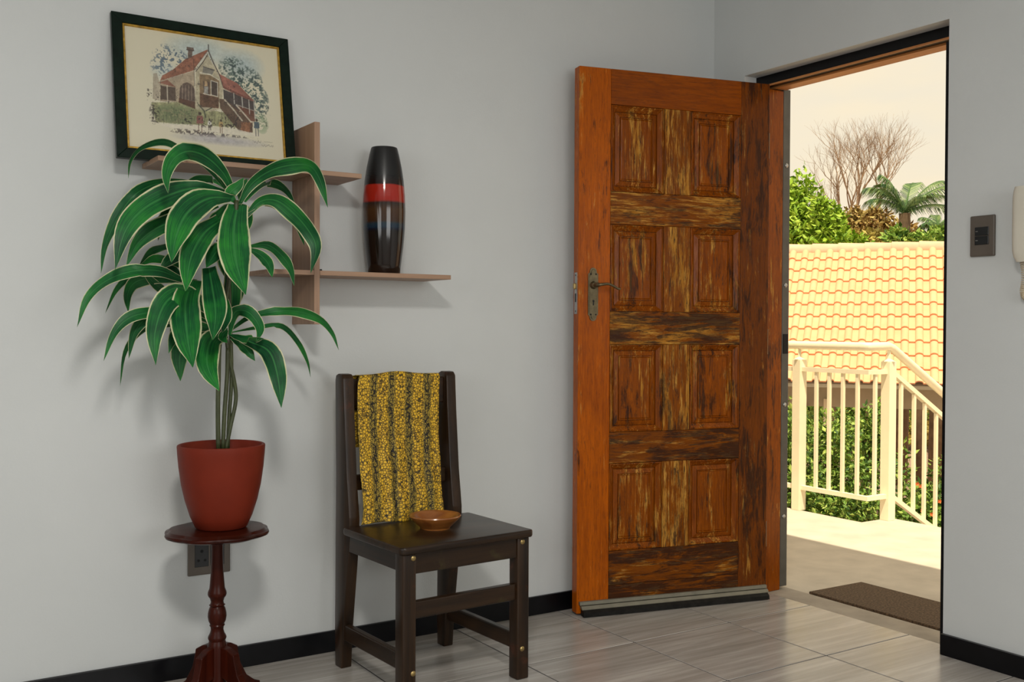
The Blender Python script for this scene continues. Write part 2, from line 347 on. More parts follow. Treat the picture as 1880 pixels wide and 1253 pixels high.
# handle plate
def plate_outline(w, h, n=8):
    hw = w/2; pts = []
    half = [(hw, h/2-.030)]
    half += [(hw, h/2-.022), (hw-.004, h/2-.021), (hw-.006, h/2-.017)]
    half += [((hw-.006)*math.cos(t), h/2-.015+.015*math.sin(t)) for t in [PI/2*k/n for k in range(1, n+1)]]
    right = [(x, -z) for x, z in half[::-1]]+half
    return right+[(-x, z) for x, z in right[::-1][1:-1]]
HS, HZ = .7605, 1.197
hp = mesh_obj('handle_plate', prism([(-HS+x, HZ+z) for x, z in plate_outline(.040, .198)], 0, -.004, 'y'), M['bronze'], dr)
mesh_obj('raised_plate', prism([(-HS+x, HZ+z) for x, z in plate_outline(.031, .186)], -.003, -.0065, 'y', bev=.001, seg=1), M['bronze'], hp)
lv = mesh_obj('lever', tube(smooth_path([(-HS, -.006, 1.231), (-HS, -.035, 1.231), (-HS+.004, -.052, 1.231), (-HS+.018, -.056, 1.233), (-HS+.038, -.057, 1.234), (-HS+.058, -.057, 1.227), (-HS+.078, -.056, 1.217), (-HS+.087, -.054, 1.218)], 6), lambda t: .0085 if t < .25 else .0065-.0025*t, 12), M['bronze'], hp, smooth='all')
b_ = lathe([(0, .016), (.010, .014), (.0125, .006), (.015, 0), (0, 0)], 20); bmesh.ops.rotate(b_, verts=b_.verts, matrix=Matrix.Rotation(PI/2, 3, 'X')); bmesh.ops.translate(b_, verts=b_.verts, vec=(-HS, -.006, 1.231))
mesh_obj('lever_boss', b_, M['bronze'], hp, smooth=True)
kh = [(.0045*math.cos(t), .0045*math.sin(t)) for t in [math.radians(-60+k*30) for k in range(11)]]+[(-.0028, -.016), (.0028, -.016)]
mesh_obj('keyhole', prism([(-HS+x, 1.172+z) for x, z in kh], -.0060, -.0068, 'y'), M['hole'], hp)
for sx in (-.010, .010):
    for zz in (1.272, 1.122):
        b_ = lathe([(0, .002), (.003, .0012), (.0033, 0), (0, 0)], 10); bmesh.ops.rotate(b_, verts=b_.verts, matrix=Matrix.Rotation(PI/2, 3, 'X')); bmesh.ops.translate(b_, verts=b_.verts, vec=(-HS+sx, -.0062, zz)); mesh_obj('screw', b_, M['bar_dark'], hp)
lk = mesh_obj('lock_plate', box(-DW-.0015, -DW+.001, .010, .033, 1.124, 1.278), M['steel'], dr)
mesh_obj('latch', prism([(.014, -DW), (.029, -DW), (.029, -DW-.006), (.016, -DW-.012)], 1.216, 1.238, 'z') if False else box(-DW-.011, -DW, .015, .029, 1.216, 1.238, bev=.003), M['brass'], lk)
mesh_obj('dead_bolt_slot', box(-DW-.0022, -DW, .017, .026, 1.168, 1.200), M['hole'], lk)
for zz in (1.268, 1.134): mesh_obj('lock_screw', box(-DW-.0022, -DW, .019, .024, zz-.003, zz+.003), M['hole'], lk)
for zz in (.25, 1.02, 1.80): mesh_obj('hinge', lathe([(0, zz-.05), (.006, zz-.05), (.006, zz+.05), (0, zz+.05)], 12, cx=.0075, cy=.020), M['bronze'], dr, smooth=True)

# ------------------------------------------------------------------ shelf, vase
SD = .19
sh = thing('wall_shelf', 'light brown wooden cross-shaped wall shelf with two ledges', 'shelf', (-1.83, 0, 1.08))
mesh_obj('upright', local(box(-1.839, -1.821, -SD, -.0005, 1.080, 1.700, bev=.0008, seg=1), sh), M['shelf_z'], sh)
def ledge(x0, x1, zt): return mesh_obj('ledge', local(box(x0, x1, -SD-.0004, -.0008, zt-.0145, zt, bev=.0008, seg=1), sh), M['shelf_x'], sh)
ledge(-2.304, -1.8395, 1.5535); ledge(-1.8205, -1.682, 1.5535); ledge(-1.980, -1.8395, 1.2455); ledge(-1.8205, -1.360, 1.2455)
mesh_obj('bracket', local(box(-1.820, -1.803, -.165, -.12, 1.2456, 1.2516, bev=.001, seg=1), sh), M['module'], sh)
VX, VY, VZ = -1.5615, -.100, 1.2457
va = thing('vase', 'tall glossy black vase with red, brown and blue bands on the lower ledge', 'vase', (VX, VY, VZ))
m, nt, b = new_mat('vase_glaze'); tcn = N(nt, 'ShaderNodeTexCoord'); sx = N(nt, 'ShaderNodeSeparateXYZ'); nt.links.new(tcn.outputs['Object'], sx.inputs[0])
wob = noise(nt, 9, 4); zz = mth(nt, 'ADD', mth(nt, 'DIVIDE', sx.outputs['Z'], .413), mth(nt, 'MULTIPLY', mth(nt, 'SUBTRACT', wob, .5), .018))
dk = (.011, .007, .005)
col = ramp(nt, zz, [(0, (.014, .006, .003)), (.33, dk), (.345, (.005, .008, .02)), (.365, (.008, .024, .046)), (.39, (.014, .030, .046)), (.41, (.045, .018, .007)), (.50, (.062, .026, .009)), (.555, (.028, .018, .014)), (.572, (.36, .017, .008)), (.690, (.40, .022, .010)), (.70, (.016, .004, .003)), (.76, (.006, .006, .0065))])
str_ = noise(nt, 1, 5, mapscale=(70, 70, 2)); col = mix(nt, .35, col, mix(nt, str_, (.3, .3, .3), (1, 1, 1)), 'MULTIPLY')
nt.links.new(col, b.inputs['Base Color']); nt.links.new(ramp(nt, zz, [(.68, (.10, .10, .10)), (.80, (.34, .34, .34))]), b.inputs['Roughness']); M['vase'] = m
vp = [(0, 0), (.050, 0), (.0525, .003), (.056, .03), (.0635, .09), (.0685, .15), (.0700, .205), (.0685, .255), (.0640, .305), (.057, .350), (.0485, .390), (.0440, .408), (.0425, .4125), (.0400, .4125), (.0385, .408), (.050, .36), (.060, .26), (0, .2)]
mesh_obj('body', lathe(vp[:13]+vp[13:], 56), M['vase'], va, smooth=True)
mesh_obj('rim', lathe([(.0385, .4095), (.0395, .4135), (.0415, .4140), (.0428, .4122), (.0425, .410)], 56), M['module'], va, smooth=True)

# ------------------------------------------------------------------ framed picture leaning on the shelf
PW, PH, PT = .534, .441, .018; LEAN = math.asin(.080/PH)
pc = thing('framed_picture', 'framed watercolour of an old red-roofed house leaning on the upper ledge', 'picture', (-2.128, -.100, 1.5537))
pc.rotation_euler = (-LEAN, 0, 0)
def fr(o, i, name, mat, y0, y1, parent):
    """mitred frame between outset o and inset i from the outer edge"""
    res = []
    X, Z = PW/2, PH
    for k in range(4):
        oc = [(-X+o, o), (X-o, o), (X-o, Z-o), (-X+o, Z-o)]; ic = [(-X+i, i), (X-i, i), (X-i, Z-i), (-X+i, Z-i)]
        q = [oc[k], oc[(k+1) % 4], ic[(k+1) % 4], ic[k]]; res.append(mesh_obj(name, prism(q, y0, y1, 'y', bev=.0012, seg=1), mat, parent))
    return res
fr(0, .0300, 'frame_side', M['frame'], 0, PT, pc); fr(.0302, .0365, 'gold_slip', M['gold'], .003, PT, pc)
mesh_obj('backing', box(-PW/2+.01, PW/2-.01, PT-.004, PT-.001, .01, PH-.01), M['mat'], pc)
# the print itself: a flat painted sheet, drawn into a colour attribute
rng = np.random.default_rng(5)
PXN, PYN = 400, 316
def hom(src, dst):
    A = []
    for (x, y), (u, v) in zip(src, dst): A += [[x, y, 1, 0, 0, 0, -u*x, -u*y, -u], [0, 0, 0, x, y, 1, -v*x, -v*y, -v]]
    return np.linalg.svd(np.array(A, float))[2][-1].reshape(3, 3)
HM = hom([(-224, -52), (1669, 48), (1700, 1390), (-128, 1218)], [(0, 0), (1, 0), (1, 1), (0, 1)])
def uv(pts):
    P = np.c_[np.array(pts, float), np.ones(len(pts))]@HM.T; P = P[:, :2]/P[:, 2:]; return P*[PXN, PYN]
img = np.ones((PYN, PXN, 3))*np.array([203, 196, 172.]); yy, xx = np.mgrid[0:PYN, 0:PXN]+.5
def vnoise(s):
    g = rng.random((PYN//s+3, PXN//s+3)); y = yy/s; x = xx/s; a = y.astype(int); c = x.astype(int); fy = y-a; fx = x-c
    return (g[a, c]*(1-fx)+g[a, c+1]*fx)*(1-fy)+(g[a+1, c]*(1-fx)+g[a+1, c+1]*fx)*fy
n1, n2, n3 = vnoise(3), vnoise(7), vnoise(18)
def inside(pts):
    P = uv(pts); r = np.zeros((PYN, PXN), bool); x0, y0 = P[-1]
    for x1, y1 in P:
        if y0 != y1: r ^= ((y0 > yy) != (y1 > yy)) & (xx < (x1-x0)*(yy-y0)/(y1-y0)+x0)
        x0, y0 = x1, y1
    return r
def paint(mask, col, a=1., var=.35):
    k = (a*mask)[..., None]; sh_ = (1-var/2+var*(.5*n1+.5*n2))[..., None]; img[:] = img*(1-k)+np.array(col, float)*sh_*k
def poly(pts, col, a=.92, var=.4): paint(inside(pts).astype(float), col, a, var)
def blob(c, rx, ry, col, a, thr=None):
    (cx, cy), (ex, _), (_, ey) = uv([c, (c[0]+rx, c[1]), (c[0], c[1]+ry)]); k = np.clip(1-((xx-cx)/(ex-cx))**2-((yy-cy)/(ey-cy))**2, 0, 1)
    if thr is not None: k = (k**.4)*(np.clip((.6*n1+.4*n2-thr)*9, 0, 1))
    paint(k, col, a)
def line(pts, col, wd=.8, a=.85):
    P = uv(pts)
    for (x0, y0), (x1, y1) in zip(P, P[1:]):
        dx, dy = x1-x0, y1-y0; t = np.clip(((xx-x0)*dx+(yy-y0)*dy)/(dx*dx+dy*dy+1e-9), 0, 1)
        paint(np.clip(wd+.5-np.hypot(xx-x0-t*dx, yy-y0-t*dy), 0, 1), col, a, .3)
INK = (48, 42, 40)
blob((640, 150), 480, 190, (150, 172, 180), .6); blob((1180, 290), 330, 220, (150, 172, 182), .65); blob((250, 420), 200, 130, (170, 185, 188), .5)
for c, rx, ry in (((280, 230), 190, 120), ((200, 360), 130, 110), ((400, 250), 110, 90)): blob(c, rx, ry, (78, 92, 104), .85, .5)
for c, rx, ry in (((1060, 330), 190, 150), ((1240, 480), 220, 190), ((1380, 700), 150, 210), ((1150, 480), 150, 130)): blob(c, rx, ry, (84, 100, 92), .9, .42); blob(c, rx, ry, (50, 58, 62), .8, .6)
poly([(95, 760), (400, 745), (600, 800), (1000, 850), (1140, 1010), (600, 985), (150, 965)], (134, 134, 96), .85, .8); blob((370, 880), 280, 110, (84, 98, 68), .7, .38); blob((1420, 960), 90, 120, (112, 134, 102), .6, .35)
poly([(190, 525), (580, 390), (595, 810), (400, 745), (190, 745)], (158, 142, 120)); poly([(110, 450), (150, 440), (190, 560), (185, 740), (110, 720)], (150, 138, 120), .7)
poly([(745, 180), (600, 400), (590, 815), (780, 840), (905, 800), (935, 560), (880, 430)], (170, 160, 134))
poly([(188, 525), (212, 465), (330, 395), (480, 262), (742, 132), (748, 150), (590, 360), (578, 385), (400, 450)], (138, 88, 68), .92, .6); poly([(575, 250), (745, 135), (600, 300)], (150, 98, 76), .85)
poly([(492, 120), (575, 125), (580, 160), (562, 170), (555, 235), (508, 262), (505, 165), (488, 158)], (98, 82, 72)); line([(490, 155), (580, 160)], INK, .8)
poly([(170, 545), (270, 508), (372, 588), (260, 565)], (132, 88, 72)); poly([(195, 575), (360, 590), (370, 735), (195, 725)], (84, 70, 60)); line([(268, 570), (275, 735)], (196, 186, 166), 1.3)
poly([(405, 720), (412, 590), (450, 540), (500, 522), (550, 545), (588, 600), (592, 810), (400, 745)], (100, 84, 74), .95, .5)
for k in range(9): line([(425+k*18, 560), (424+k*18, 720)], (160, 148, 130) if k % 2 else INK, .5, .7)
poly([(400, 700), (592, 740), (592, 815), (400, 750)], (84, 58, 44), .8)
poly([(645, 425), (770, 428), (885, 485), (875, 800), (645, 770)], (126, 104, 78), .9, .6); poly([(650, 640), (880, 680), (870, 800), (650, 790)], (86, 62, 48), .8, .7)
poly([(690, 330), (830, 360), (800, 420), (680, 410)], (110, 108, 102), .8); line([(650, 405), (775, 420), (890, 480)], (200, 194, 176), 1.2); line([(690, 335), (830, 370)], INK, .7)
poly([(688, 500), (765, 505), (770, 655), (692, 640)], (90, 76, 66)); poly([(700, 560), (745, 560), (745, 640), (700, 635)], (150, 148, 140)); poly([(708, 500), (735, 500), (740, 555), (704, 555)], (190, 160, 120))
poly([(785, 490), (862, 510), (862, 668), (790, 655)], (72, 62, 56)); line([(783, 655), (783, 488), (864, 508), (864, 668), (783, 652)], (206, 202, 186), 1.0); line([(690, 640), (775, 655)], (214, 208, 190), 1.2)
line([(755, 75), (757, 150)], INK, 1.3); line([(757, 150), (820, 290), (890, 420), (938, 560)], (70, 60, 54), 1.6); line([(752, 165), (680, 270), (600, 375)], (196, 188, 168), 1.5); line([(745, 190), (690, 280), (600, 395)], INK, .9); line([(575, 262), (585, 560)], INK, .7, .6)
poly([(888, 405), (1000, 455), (1110, 500), (1230, 610), (1338, 705), (1200, 665), (935, 555)], (138, 84, 72), .88, .7); poly([(940, 548), (1060, 590), (1300, 690), (1320, 715), (1190, 680), (935, 570)], (108, 66, 56), .8, .6)
poly([(933, 580), (1335, 715), (1330, 890), (1080, 800), (940, 700)], (68, 60, 58), .95, .5); poly([(1090, 760), (1335, 815), (1330, 960), (1230, 930)], (102, 66, 52), .9, .5)
for x, a_, c in ((1065, 620, 740), (1170, 660, 780), (1258, 690, 850), (1325, 700, 900)): line([(x, a_), (x+6, c)], (186, 182, 170), 1.3)
line([(1100, 750), (1330, 815)], (180, 172, 158), .9)
poly([(880, 690), (960, 695), (1300, 945), (1295, 1065), (1125, 1050), (895, 800)], (90, 70, 56), .92, .6); poly([(1150, 950), (1270, 945), (1260, 1070), (1145, 1050)], (134, 92, 66), .9, .6)
line([(950, 700), (1060, 810), (1165, 930)], (196, 188, 168), 2.0); line([(1095, 755), (1180, 840), (1275, 940), (1340, 945)], (196, 188, 168), 2.0)
poly([(190, 985), (600, 985), (1130, 1035), (1390, 1085), (1380, 1105), (600, 1060), (240, 1010)], (206, 198, 180), .8, .15)
blob((640, 1075), 380, 36, (74, 66, 62), .9, .45); blob((900, 1150), 640, 62, (158, 154, 160), .75); blob((1000, 1100), 420, 16, (92, 86, 84), .8, .45)
for k in range(26):
    x = 110+k*40; line([(x, 800+rng.random()*90), (x+rng.normal()*8, 930+rng.random()*70)], INK, .4, .6)
line([(630, 765), (700, 835), (715, 900)], (70, 74, 60), 1.8); line([(790, 795), (720, 830)], (70, 74, 60), 1.4)
def person(x, y, h, top, legs):
    poly([(x-.16*h, y-.78*h), (x+.14*h, y-.78*h), (x+.17*h, y-.42*h), (x-.18*h, y-.42*h)], top, .95); line([(x-.07*h, y-.42*h), (x-.07*h, y)], legs, .9); line([(x+.08*h, y-.42*h), (x+.09*h, y)], legs, .9); blob((x, y-.88*h), .1*h, .11*h, (52, 40, 36), 1.)
person(648, 1070, 235, (128, 84, 76), (100, 74, 60)); person(762, 1040, 130, (206, 202, 190), (62, 56, 54)); person(900, 1070, 155, (168, 142, 96), (120, 92, 70)); person(1352, 1100, 205, (78, 92, 100), (52, 54, 60))
for c, rx, ry, s in (((140, 880), 70, 120, .55), ((720, 960), 420, 60, .6), ((1480, 860), 60, 160, .62), ((90, 680), 50, 130, .62), ((1050, 930), 160, 90, .58)): blob(c, rx, ry, INK, .8, s)
ks = np.clip((n1-.72)*8, 0, 1)*np.clip((n3-.35)*4, 0, 1)*(inside([(120, 500), (480, 260), (750, 130), (940, 420), (1340, 700), (1340, 1000), (600, 980), (110, 960)])); paint(ks, INK, .55)
def scrawl(x, y, wd, n, h):
    line([(x+wd*k/n, y+.10*wd*k/n+h*(rng.random()-.5)*(1 if k % 2 else -1)) for k in range(n+1)], (70, 66, 66), .25, .8)
scrawl(1290, 1160, 110, 13, 40); scrawl(1405, 1205, 160, 18, 34); scrawl(1440, 1165, 110, 5, 5)
I0 = .036; px0, px1, pz0, pz1 = -PW/2+I0, PW/2-I0, I0, PH-I0
vx = np.linspace(px0, px1, PXN); vz = np.linspace(pz1, pz0, PYN)
co = np.zeros((PYN, PXN, 3)); co[..., 0] = vx; co[..., 1] = .009; co[..., 2] = vz[:, None]
idx = np.arange(PYN*PXN).reshape(PYN, PXN); fc = np.stack([idx[1:, :-1], idx[1:, 1:], idx[:-1, 1:], idx[:-1, :-1]], -1).reshape(-1, 4)
me = bpy.data.meshes.new('print'); me.vertices.add(PYN*PXN); me.vertices.foreach_set('co', co.ravel()); me.loops.add(len(fc)*4); me.loops.foreach_set('vertex_index', fc.ravel())
me.polygons.add(len(fc)); me.polygons.foreach_set('loop_start', np.arange(len(fc))*4); me.update(calc_edges=True)
at_ = me.color_attributes.new('Col', 'FLOAT_COLOR', 'POINT'); s_ = np.clip(img/255, 0, 1); lin = np.where(s_ < .04045, s_/12.92, ((s_+.055)/1.055)**2.4)
at_.data.foreach_set('color', np.concatenate([lin, np.ones((PYN, PXN, 1))], -1).astype(np.float32).ravel())
m, nt, b = new_mat('watercolour_print'); va_ = N(nt, 'ShaderNodeVertexColor', layer_name='Col'); nt.links.new(va_.outputs[0], b.inputs['Base Color']); b.inputs['Roughness'].default_value = .6; me.materials.append(m)
pr = link_mesh('print', me, pc); pr['label'] = 'watercolour print of a gabled house, people and trees'

# ------------------------------------------------------------------ plant stand, pot, plant
SX, SY = -2.158, -.262; STZ = .500
st = thing('plant_stand', 'dark red mahogany pedestal stand with turned column under the plant pot', 'stand', (SX, SY, 0), math.radians(8))
def scallop(r, n=96):
    pts = []
    for k in range(n):
        t = 2*PI*k/n; u = (t/(2*PI)*8) % 1; d = abs(u-.5)*2     # eight gently bowed sides meeting in soft points
        pts.append((r*(1-.045*math.sin(PI*(1-d))**2*0-.05*(1-d)**1.5)*math.cos(t), r*(1-.05*(1-d)**1.5)*math.sin(t)))
    return pts
b = bmesh.new(); prev = None; layers = [(.118, -.024), (.134, -.022), (.145, -.017), (.1475, -.012), (.146, -.008), (.138, -.006), (.134, -.001), (.130, 0)]
for r, z in layers:
    ring = [b.verts.new((x, y, STZ+z)) for x, y in scallop(r)]
    if prev: [b.faces.new([prev[i], prev[(i+1) % 96], ring[(i+1) % 96], ring[i]]) for i in range(96)]
    else: b.faces.new(ring[::-1])
    prev = ring
b.faces.new(prev); bmesh.ops.recalc_face_normals(b, faces=b.faces[:]); mesh_obj('top', b, M['mahog_x'], st, smooth=True)
cp = [(0, .476), (.022, .476), (.020, .470), (.0165, .460), (.0160, .42), (.0175, .375), (.020, .345), (.0215, .328), (.0255, .318), (.0265, .311), (.0245, .305), (.0205, .300), (.0175, .290), (.0190, .283), (.0225, .280), (.0190, .277), (.0225, .270), (.0255, .258), (.0262, .248), (.0240, .235), (.0195, .226), (.0215, .222), (.0185, .218), (.0175, .210), (.020, .200), (.0250, .191), (.0258, .186), (.0225, .178), (.0245, .172), (.027, .165), (.0275, .06), (.020, .052), (0, .052)]
mesh_obj('column', lathe(cp, 32), M['mahog'], st, smooth=True)
leg = [(.018, .165), (.045, .161), (.072, .146), (.0745, .130), (.085, .092), (.110, .050), (.146, .022), (.168, .014), (.170, 0), (.135, 0), (.096, .018), (.064, .045), (.044, .072), (.018, .080)]
for k in range(4):
    b = prism(leg, -.012, .012, 'y', bev=.002, seg=1); bmesh.ops.rotate(b, verts=b.verts, matrix=Matrix.Rotation(math.radians(22+90*k), 3, 'Z')); mesh_obj('leg', b, M['mahog'], st)
PX, PY = SX+.012, SY
plt = thing('potted_plant', 'artificial plant with long cream-edged green leaves in a terracotta pot', 'plant', (PX, PY, STZ+.0005))
pp = [(0, 0), (.066, 0), (.072, .004), (.086, .035), (.100, .08), (.110, .125), (.117, .175), (.1205, .215), (.1215, .232), (.1205, .236), (.117, .2375), (.1125, .236), (.110, .230), (.108, .205), (.106, .200)]
mesh_obj('pot', lathe(pp+[(0, .200)], 64), M['pot'], plt, smooth=True)
mesh_obj('soil', lathe([(0, .212), (.05, .210), (.108, .205), (.108, .2005), (0, .2005)], 32), M['soil'], plt, smooth=True)
Pz = lambda q, y: at_y(q, y)-V(plt.location)
STEMS = [([(401, 826), (400, 760), (401, 700), (404, 620), (420, 520), (432, 420), (434, 368)], .0065), ([(409, 826), (412, 760), (417, 690), (418, 640)], .0060),
         ([(414, 828), (424, 780), (433, 735), (430, 700), (420, 655), (412, 600), (392, 520)], .0055), ([(418, 826), (421, 760), (425, 690), (423, 600), (418, 500), (400, 440)], .0055)]
for k, (ps, r) in enumerate(STEMS): mesh_obj('stem', tube(smooth_path([Pz(q, PY+.006*(k-1.5)) for q in ps], 5), r, 10), M['stem'], plt, smooth='all')
m, nt, b = new_mat('leaf'); uvn = N(nt, 'ShaderNodeUVMap', uv_map='UVMap'); sx_ = N(nt, 'ShaderNodeSeparateXYZ'); nt.links.new(uvn.outputs[0], sx_.inputs[0])
ed = mth(nt, 'ABSOLUTE', mth(nt, 'SUBTRACT', mth(nt, 'MULTIPLY', sx_.outputs[0], 2), 1)); ns_ = noise(nt, 30, 3)
vein = noise(nt, 1, 4, vec=None, coord='UV', mapscale=(34, 1.6, 1)); pat = noise(nt, 9, 3, rnd=True)
gcol = ramp(nt, mth(nt, 'ADD', mth(nt, 'MULTIPLY', vein, .55), mth(nt, 'MULTIPLY', pat, .45)), [(.34, (.003, .026, .013)), (.49, (.007, .090, .024)), (.64, (.026, .235, .030))])
gcol = mix(nt, step(nt, ed, .10, 0.0), gcol, (.035, .19, .05))
col = mix(nt, step(nt, mth(nt, 'ADD', ed, mth(nt, 'MULTIPLY', mth(nt, 'SUBTRACT', ns_, .5), .12)), .86, .92), gcol, (.56, .55, .33))
nt.links.new(col, b.inputs['Base Color']); b.inputs['Roughness'].default_value = .38; b.inputs['Specular IOR Level'].default_value = .28; bump(nt, b, vein, .35, .002); b.inputs['Transmission Weight'].default_value = 0; M['leaf'] = m
def leaf_strip(path, wmax, face, fold=.16, bw=.24, seed=0):
    """path of world-local points; wmax half width; face 0 = blade lies flat, 1 = blade turned to the room"""
    P = smooth_path(path, 5); n = len(P); b = bmesh.new(); uvl = b.loops.layers.uv.new('UVMap'); rows = []; rr = random.Random(seed); ph = rr.random()*6
    L = [0]
    for i in range(1, n): L.append(L[-1]+(P[i]-P[i-1]).length)
    out = (P[-1]-P[0]); pw = None
    for i, p in enumerate(P):
        t = L[i]/L[-1]; tg = (P[min(i+1, n-1)]-P[max(i-1, 0)]).normalized()
        h = V((tg.x*0+out.y, -out.x, 0)); h = h.normalized() if h.length > 1e-4 else V((1, 0, 0))
        toc = (CAM-V(plt.location)-p).normalized(); c = tg.cross(toc).normalized()
        if c.dot(h) < 0: h = -h
        wv = (h*(1-face)+c*face); wv = (wv-tg*wv.dot(tg)).normalized()
        if pw is not None and wv.dot(pw) < 0: wv = -wv
        pw = wv; nn = wv.cross(tg).normalized()
        if nn.dot(toc) < 0: nn = -nn
        prof = (bw+(1-bw)*math.sin(PI/2*min(1, t/.50))**1.3)*(1-max(0, (t-.52)/.48)**1.75)
        hw = wmax*max(prof, .012); wav = .22*hw*math.sin(17*t+ph)
        rows.append([(b.verts.new(p+wv*(u*hw)-nn*(-abs(u)*hw*fold)+nn*wav*u*u*(1 if u > 0 else -.6)), (u*.5+.5, t)) for u in (-1, -.85, -.45, 0, .45, .85, 1)])
    for A, B in zip(rows, rows[1:]):
        for k in range(6):
            q = [A[k], A[k+1], B[k+1], B[k]]; f = b.faces.new([v for v, _ in q])
            for lp, (_, t_) in zip(f.loops, q): lp[uvl].uv = t_
    return b
Z2 = lambda x, y: (120+x*.43095, 240+y*.43095)
# (points seen on the leaf from base to tip, full width, reach towards the room at the tip, how far the blade faces the room)
LEAVES = [
 ([(722, 280), (675, 185), (600, 112), (525, 88), (462, 120), (432, 190), (438, 268)], 82, -.16, .75), ([(700, 275), (600, 150), (470, 65), (400, 48), (320, 75), (277, 130), (268, 203)], 40, .10, .45),
 ([(740, 315), (790, 230), (870, 172), (960, 147), (1040, 150), (1085, 210), (1118, 328)], 78, -.10, .6), ([(765, 305), (820, 240), (880, 222), (940, 255), (980, 318)], 46, .08, .5),
 ([(770, 365), (830, 302), (900, 298), (970, 350), (1035, 425), (1068, 500), (1045, 608)], 82, -.06, .7), ([(768, 350), (850, 300), (930, 330), (990, 400), (1018, 490)], 58, .05, .55),
 ([(735, 318), (718, 430), (728, 560), (768, 700)], 138, -.20, .9), ([(716, 288), (610, 290), (520, 350), (472, 450), (452, 562)], 128, -.18, .8),
 ([(690, 265), (560, 245), (430, 280), (320, 345), (250, 440), (212, 592)], 112, -.10, .75), ([(650, 255), (520, 225), (400, 225), (300, 270), (225, 370), (170, 490), (152, 608)], 66, .03, .6),
 ([(700, 262), (640, 212), (580, 205), (520, 225), (480, 245)], 50, .10, .5), ([(650, 320), (500, 375), (390, 415), (310, 480), (258, 582)], 86, -.02, .7),
 ([(660, 385), (590, 440), (535, 540), (512, 685)], 108, -.20, .85), ([(745, 305), (752, 255), (774, 205)], 46, .06, .7),
 ([(540, 480), (430, 492), (360, 520), (312, 582)], 40, .10, .5), ([(600, 470), (520, 505), (455, 545), (400, 592)], 74, .00, .7),
 ([(700, 480), (645, 515), (600, 585)], 70, -.05, .75), ([(770, 495), (860, 487), (920, 530), (960, 590), (975, 662)], 52, -.02, .6),
 ([(775, 500), (830, 530), (865, 570), (882, 626)], 50, -.08, .7), ([(690, 275), (560, 270), (470, 320), (410, 390), (395, 470)], 70, .08, .6),
 ([(600, 650), (500, 635), (400, 598), (285, 600), (175, 640), (95, 715), (50, 838)], 62, -.06, .6), ([(560, 640), (400, 625), (300, 645), (265, 700), (268, 775)], 66, .10, .6),
 ([(540, 640), (380, 600), (280, 620), (215, 680), (170, 778)], 34, .12, .5), ([(612, 585), (628, 680), (640, 780), (628, 892)], 100, -.22, .9),
 ([(545, 640), (512, 740), (520, 880), (543, 1010)], 128, -.20, .9), ([(705, 560), (712, 680), (700, 835)], 76, .05, .85), ([(330, 600), (390, 660), (455, 708)], 40, .10, .7),
 ([(670, 700), (682, 780), (670, 862)], 56, -.08, .85), ([(650, 800), (520, 700), (430, 730), (382, 860), (385, 1000)], 102, -.14, .8),
 ([(640, 830), (500, 780), (370, 775), (270, 800), (205, 870), (163, 982)], 58, -.04, .65), ([(640, 840), (480, 800), (360, 795), (295, 860), (270, 972)], 62, .02, .7),
 ([(640, 850), (450, 830), (330, 850), (255, 940), (233, 1088)], 30, .10, .5), ([(650, 845), (540, 835), (470, 870), (440, 950)], 62, -.06, .75),
 ([(640, 860), (540, 870), (490, 950), (490, 1068)], 86, -.02, .8), ([(672, 865), (618, 900), (605, 1000), (655, 1110)], 100, -.16, .85),
 ([(700, 870), (720, 775), (780, 775), (828, 840), (815, 900)], 58, -.12, .6), ([(700, 870), (770, 890), (845, 885)], 48, -.14, .5),
 ([(715, 880), (800, 905), (870, 945), (905, 1050), (920, 1182)], 88, -.16, .75), ([(705, 850), (800, 790), (960, 768), (1075, 800), (1135, 860), (1165, 936)], 48, -.04, .6),
 ([(710, 860), (820, 840), (920, 832), (990, 900), (1030, 980), (1045, 1052)], 28, .08, .55), ([(705, 885), (760, 920), (808, 982)], 52, -.03, .7), ([(690, 850), (670, 880), (690, 905)], 40, -.05, .7),
 ([(690, 600), (735, 640), (728, 760)], 60, .06, .8), ([(728, 310), (700, 270), (735, 235), (760, 200)], 52, -.03, .7), ([(720, 330), (690, 330), (640, 390), (560, 430)], 80, .03, .7), ([(725, 320), (760, 330), (775, 380), (770, 440)], 54, .04, .7),
 ([(560, 600), (470, 560), (380, 545), (310, 580)], 52, .06, .55), ([(640, 480), (690, 540), (690, 640)], 90, .07, .8), ([(500, 620), (440, 590), (390, 640)], 44, .05, .6), ([(700, 300), (600, 320), (480, 360), (340, 430), (290, 500)], 56, .10, .5), ([(690, 850), (600, 800), (560, 760), (470, 830), (455, 920)], 54, .08, .7)]
for k, (ps, wd, dy, face) in enumerate(LEAVES):
    n = len(ps); path = [Pz(Z2(*q), min(PY+dy*(i/(n-1))**1.1+.004*math.sin(k*7), -.03)) for i, q in enumerate(ps)]
    D = (path[len(path)//2]+V(plt.location)-CAM).dot(FW); hw = wd*.43095/FPX*D/2
    mesh_obj('leaf', leaf_strip(path, hw*1.02, face, bw=.62 if face > .83 and len(ps) > 2 else .24, seed=k), M['leaf'], plt, smooth='all')

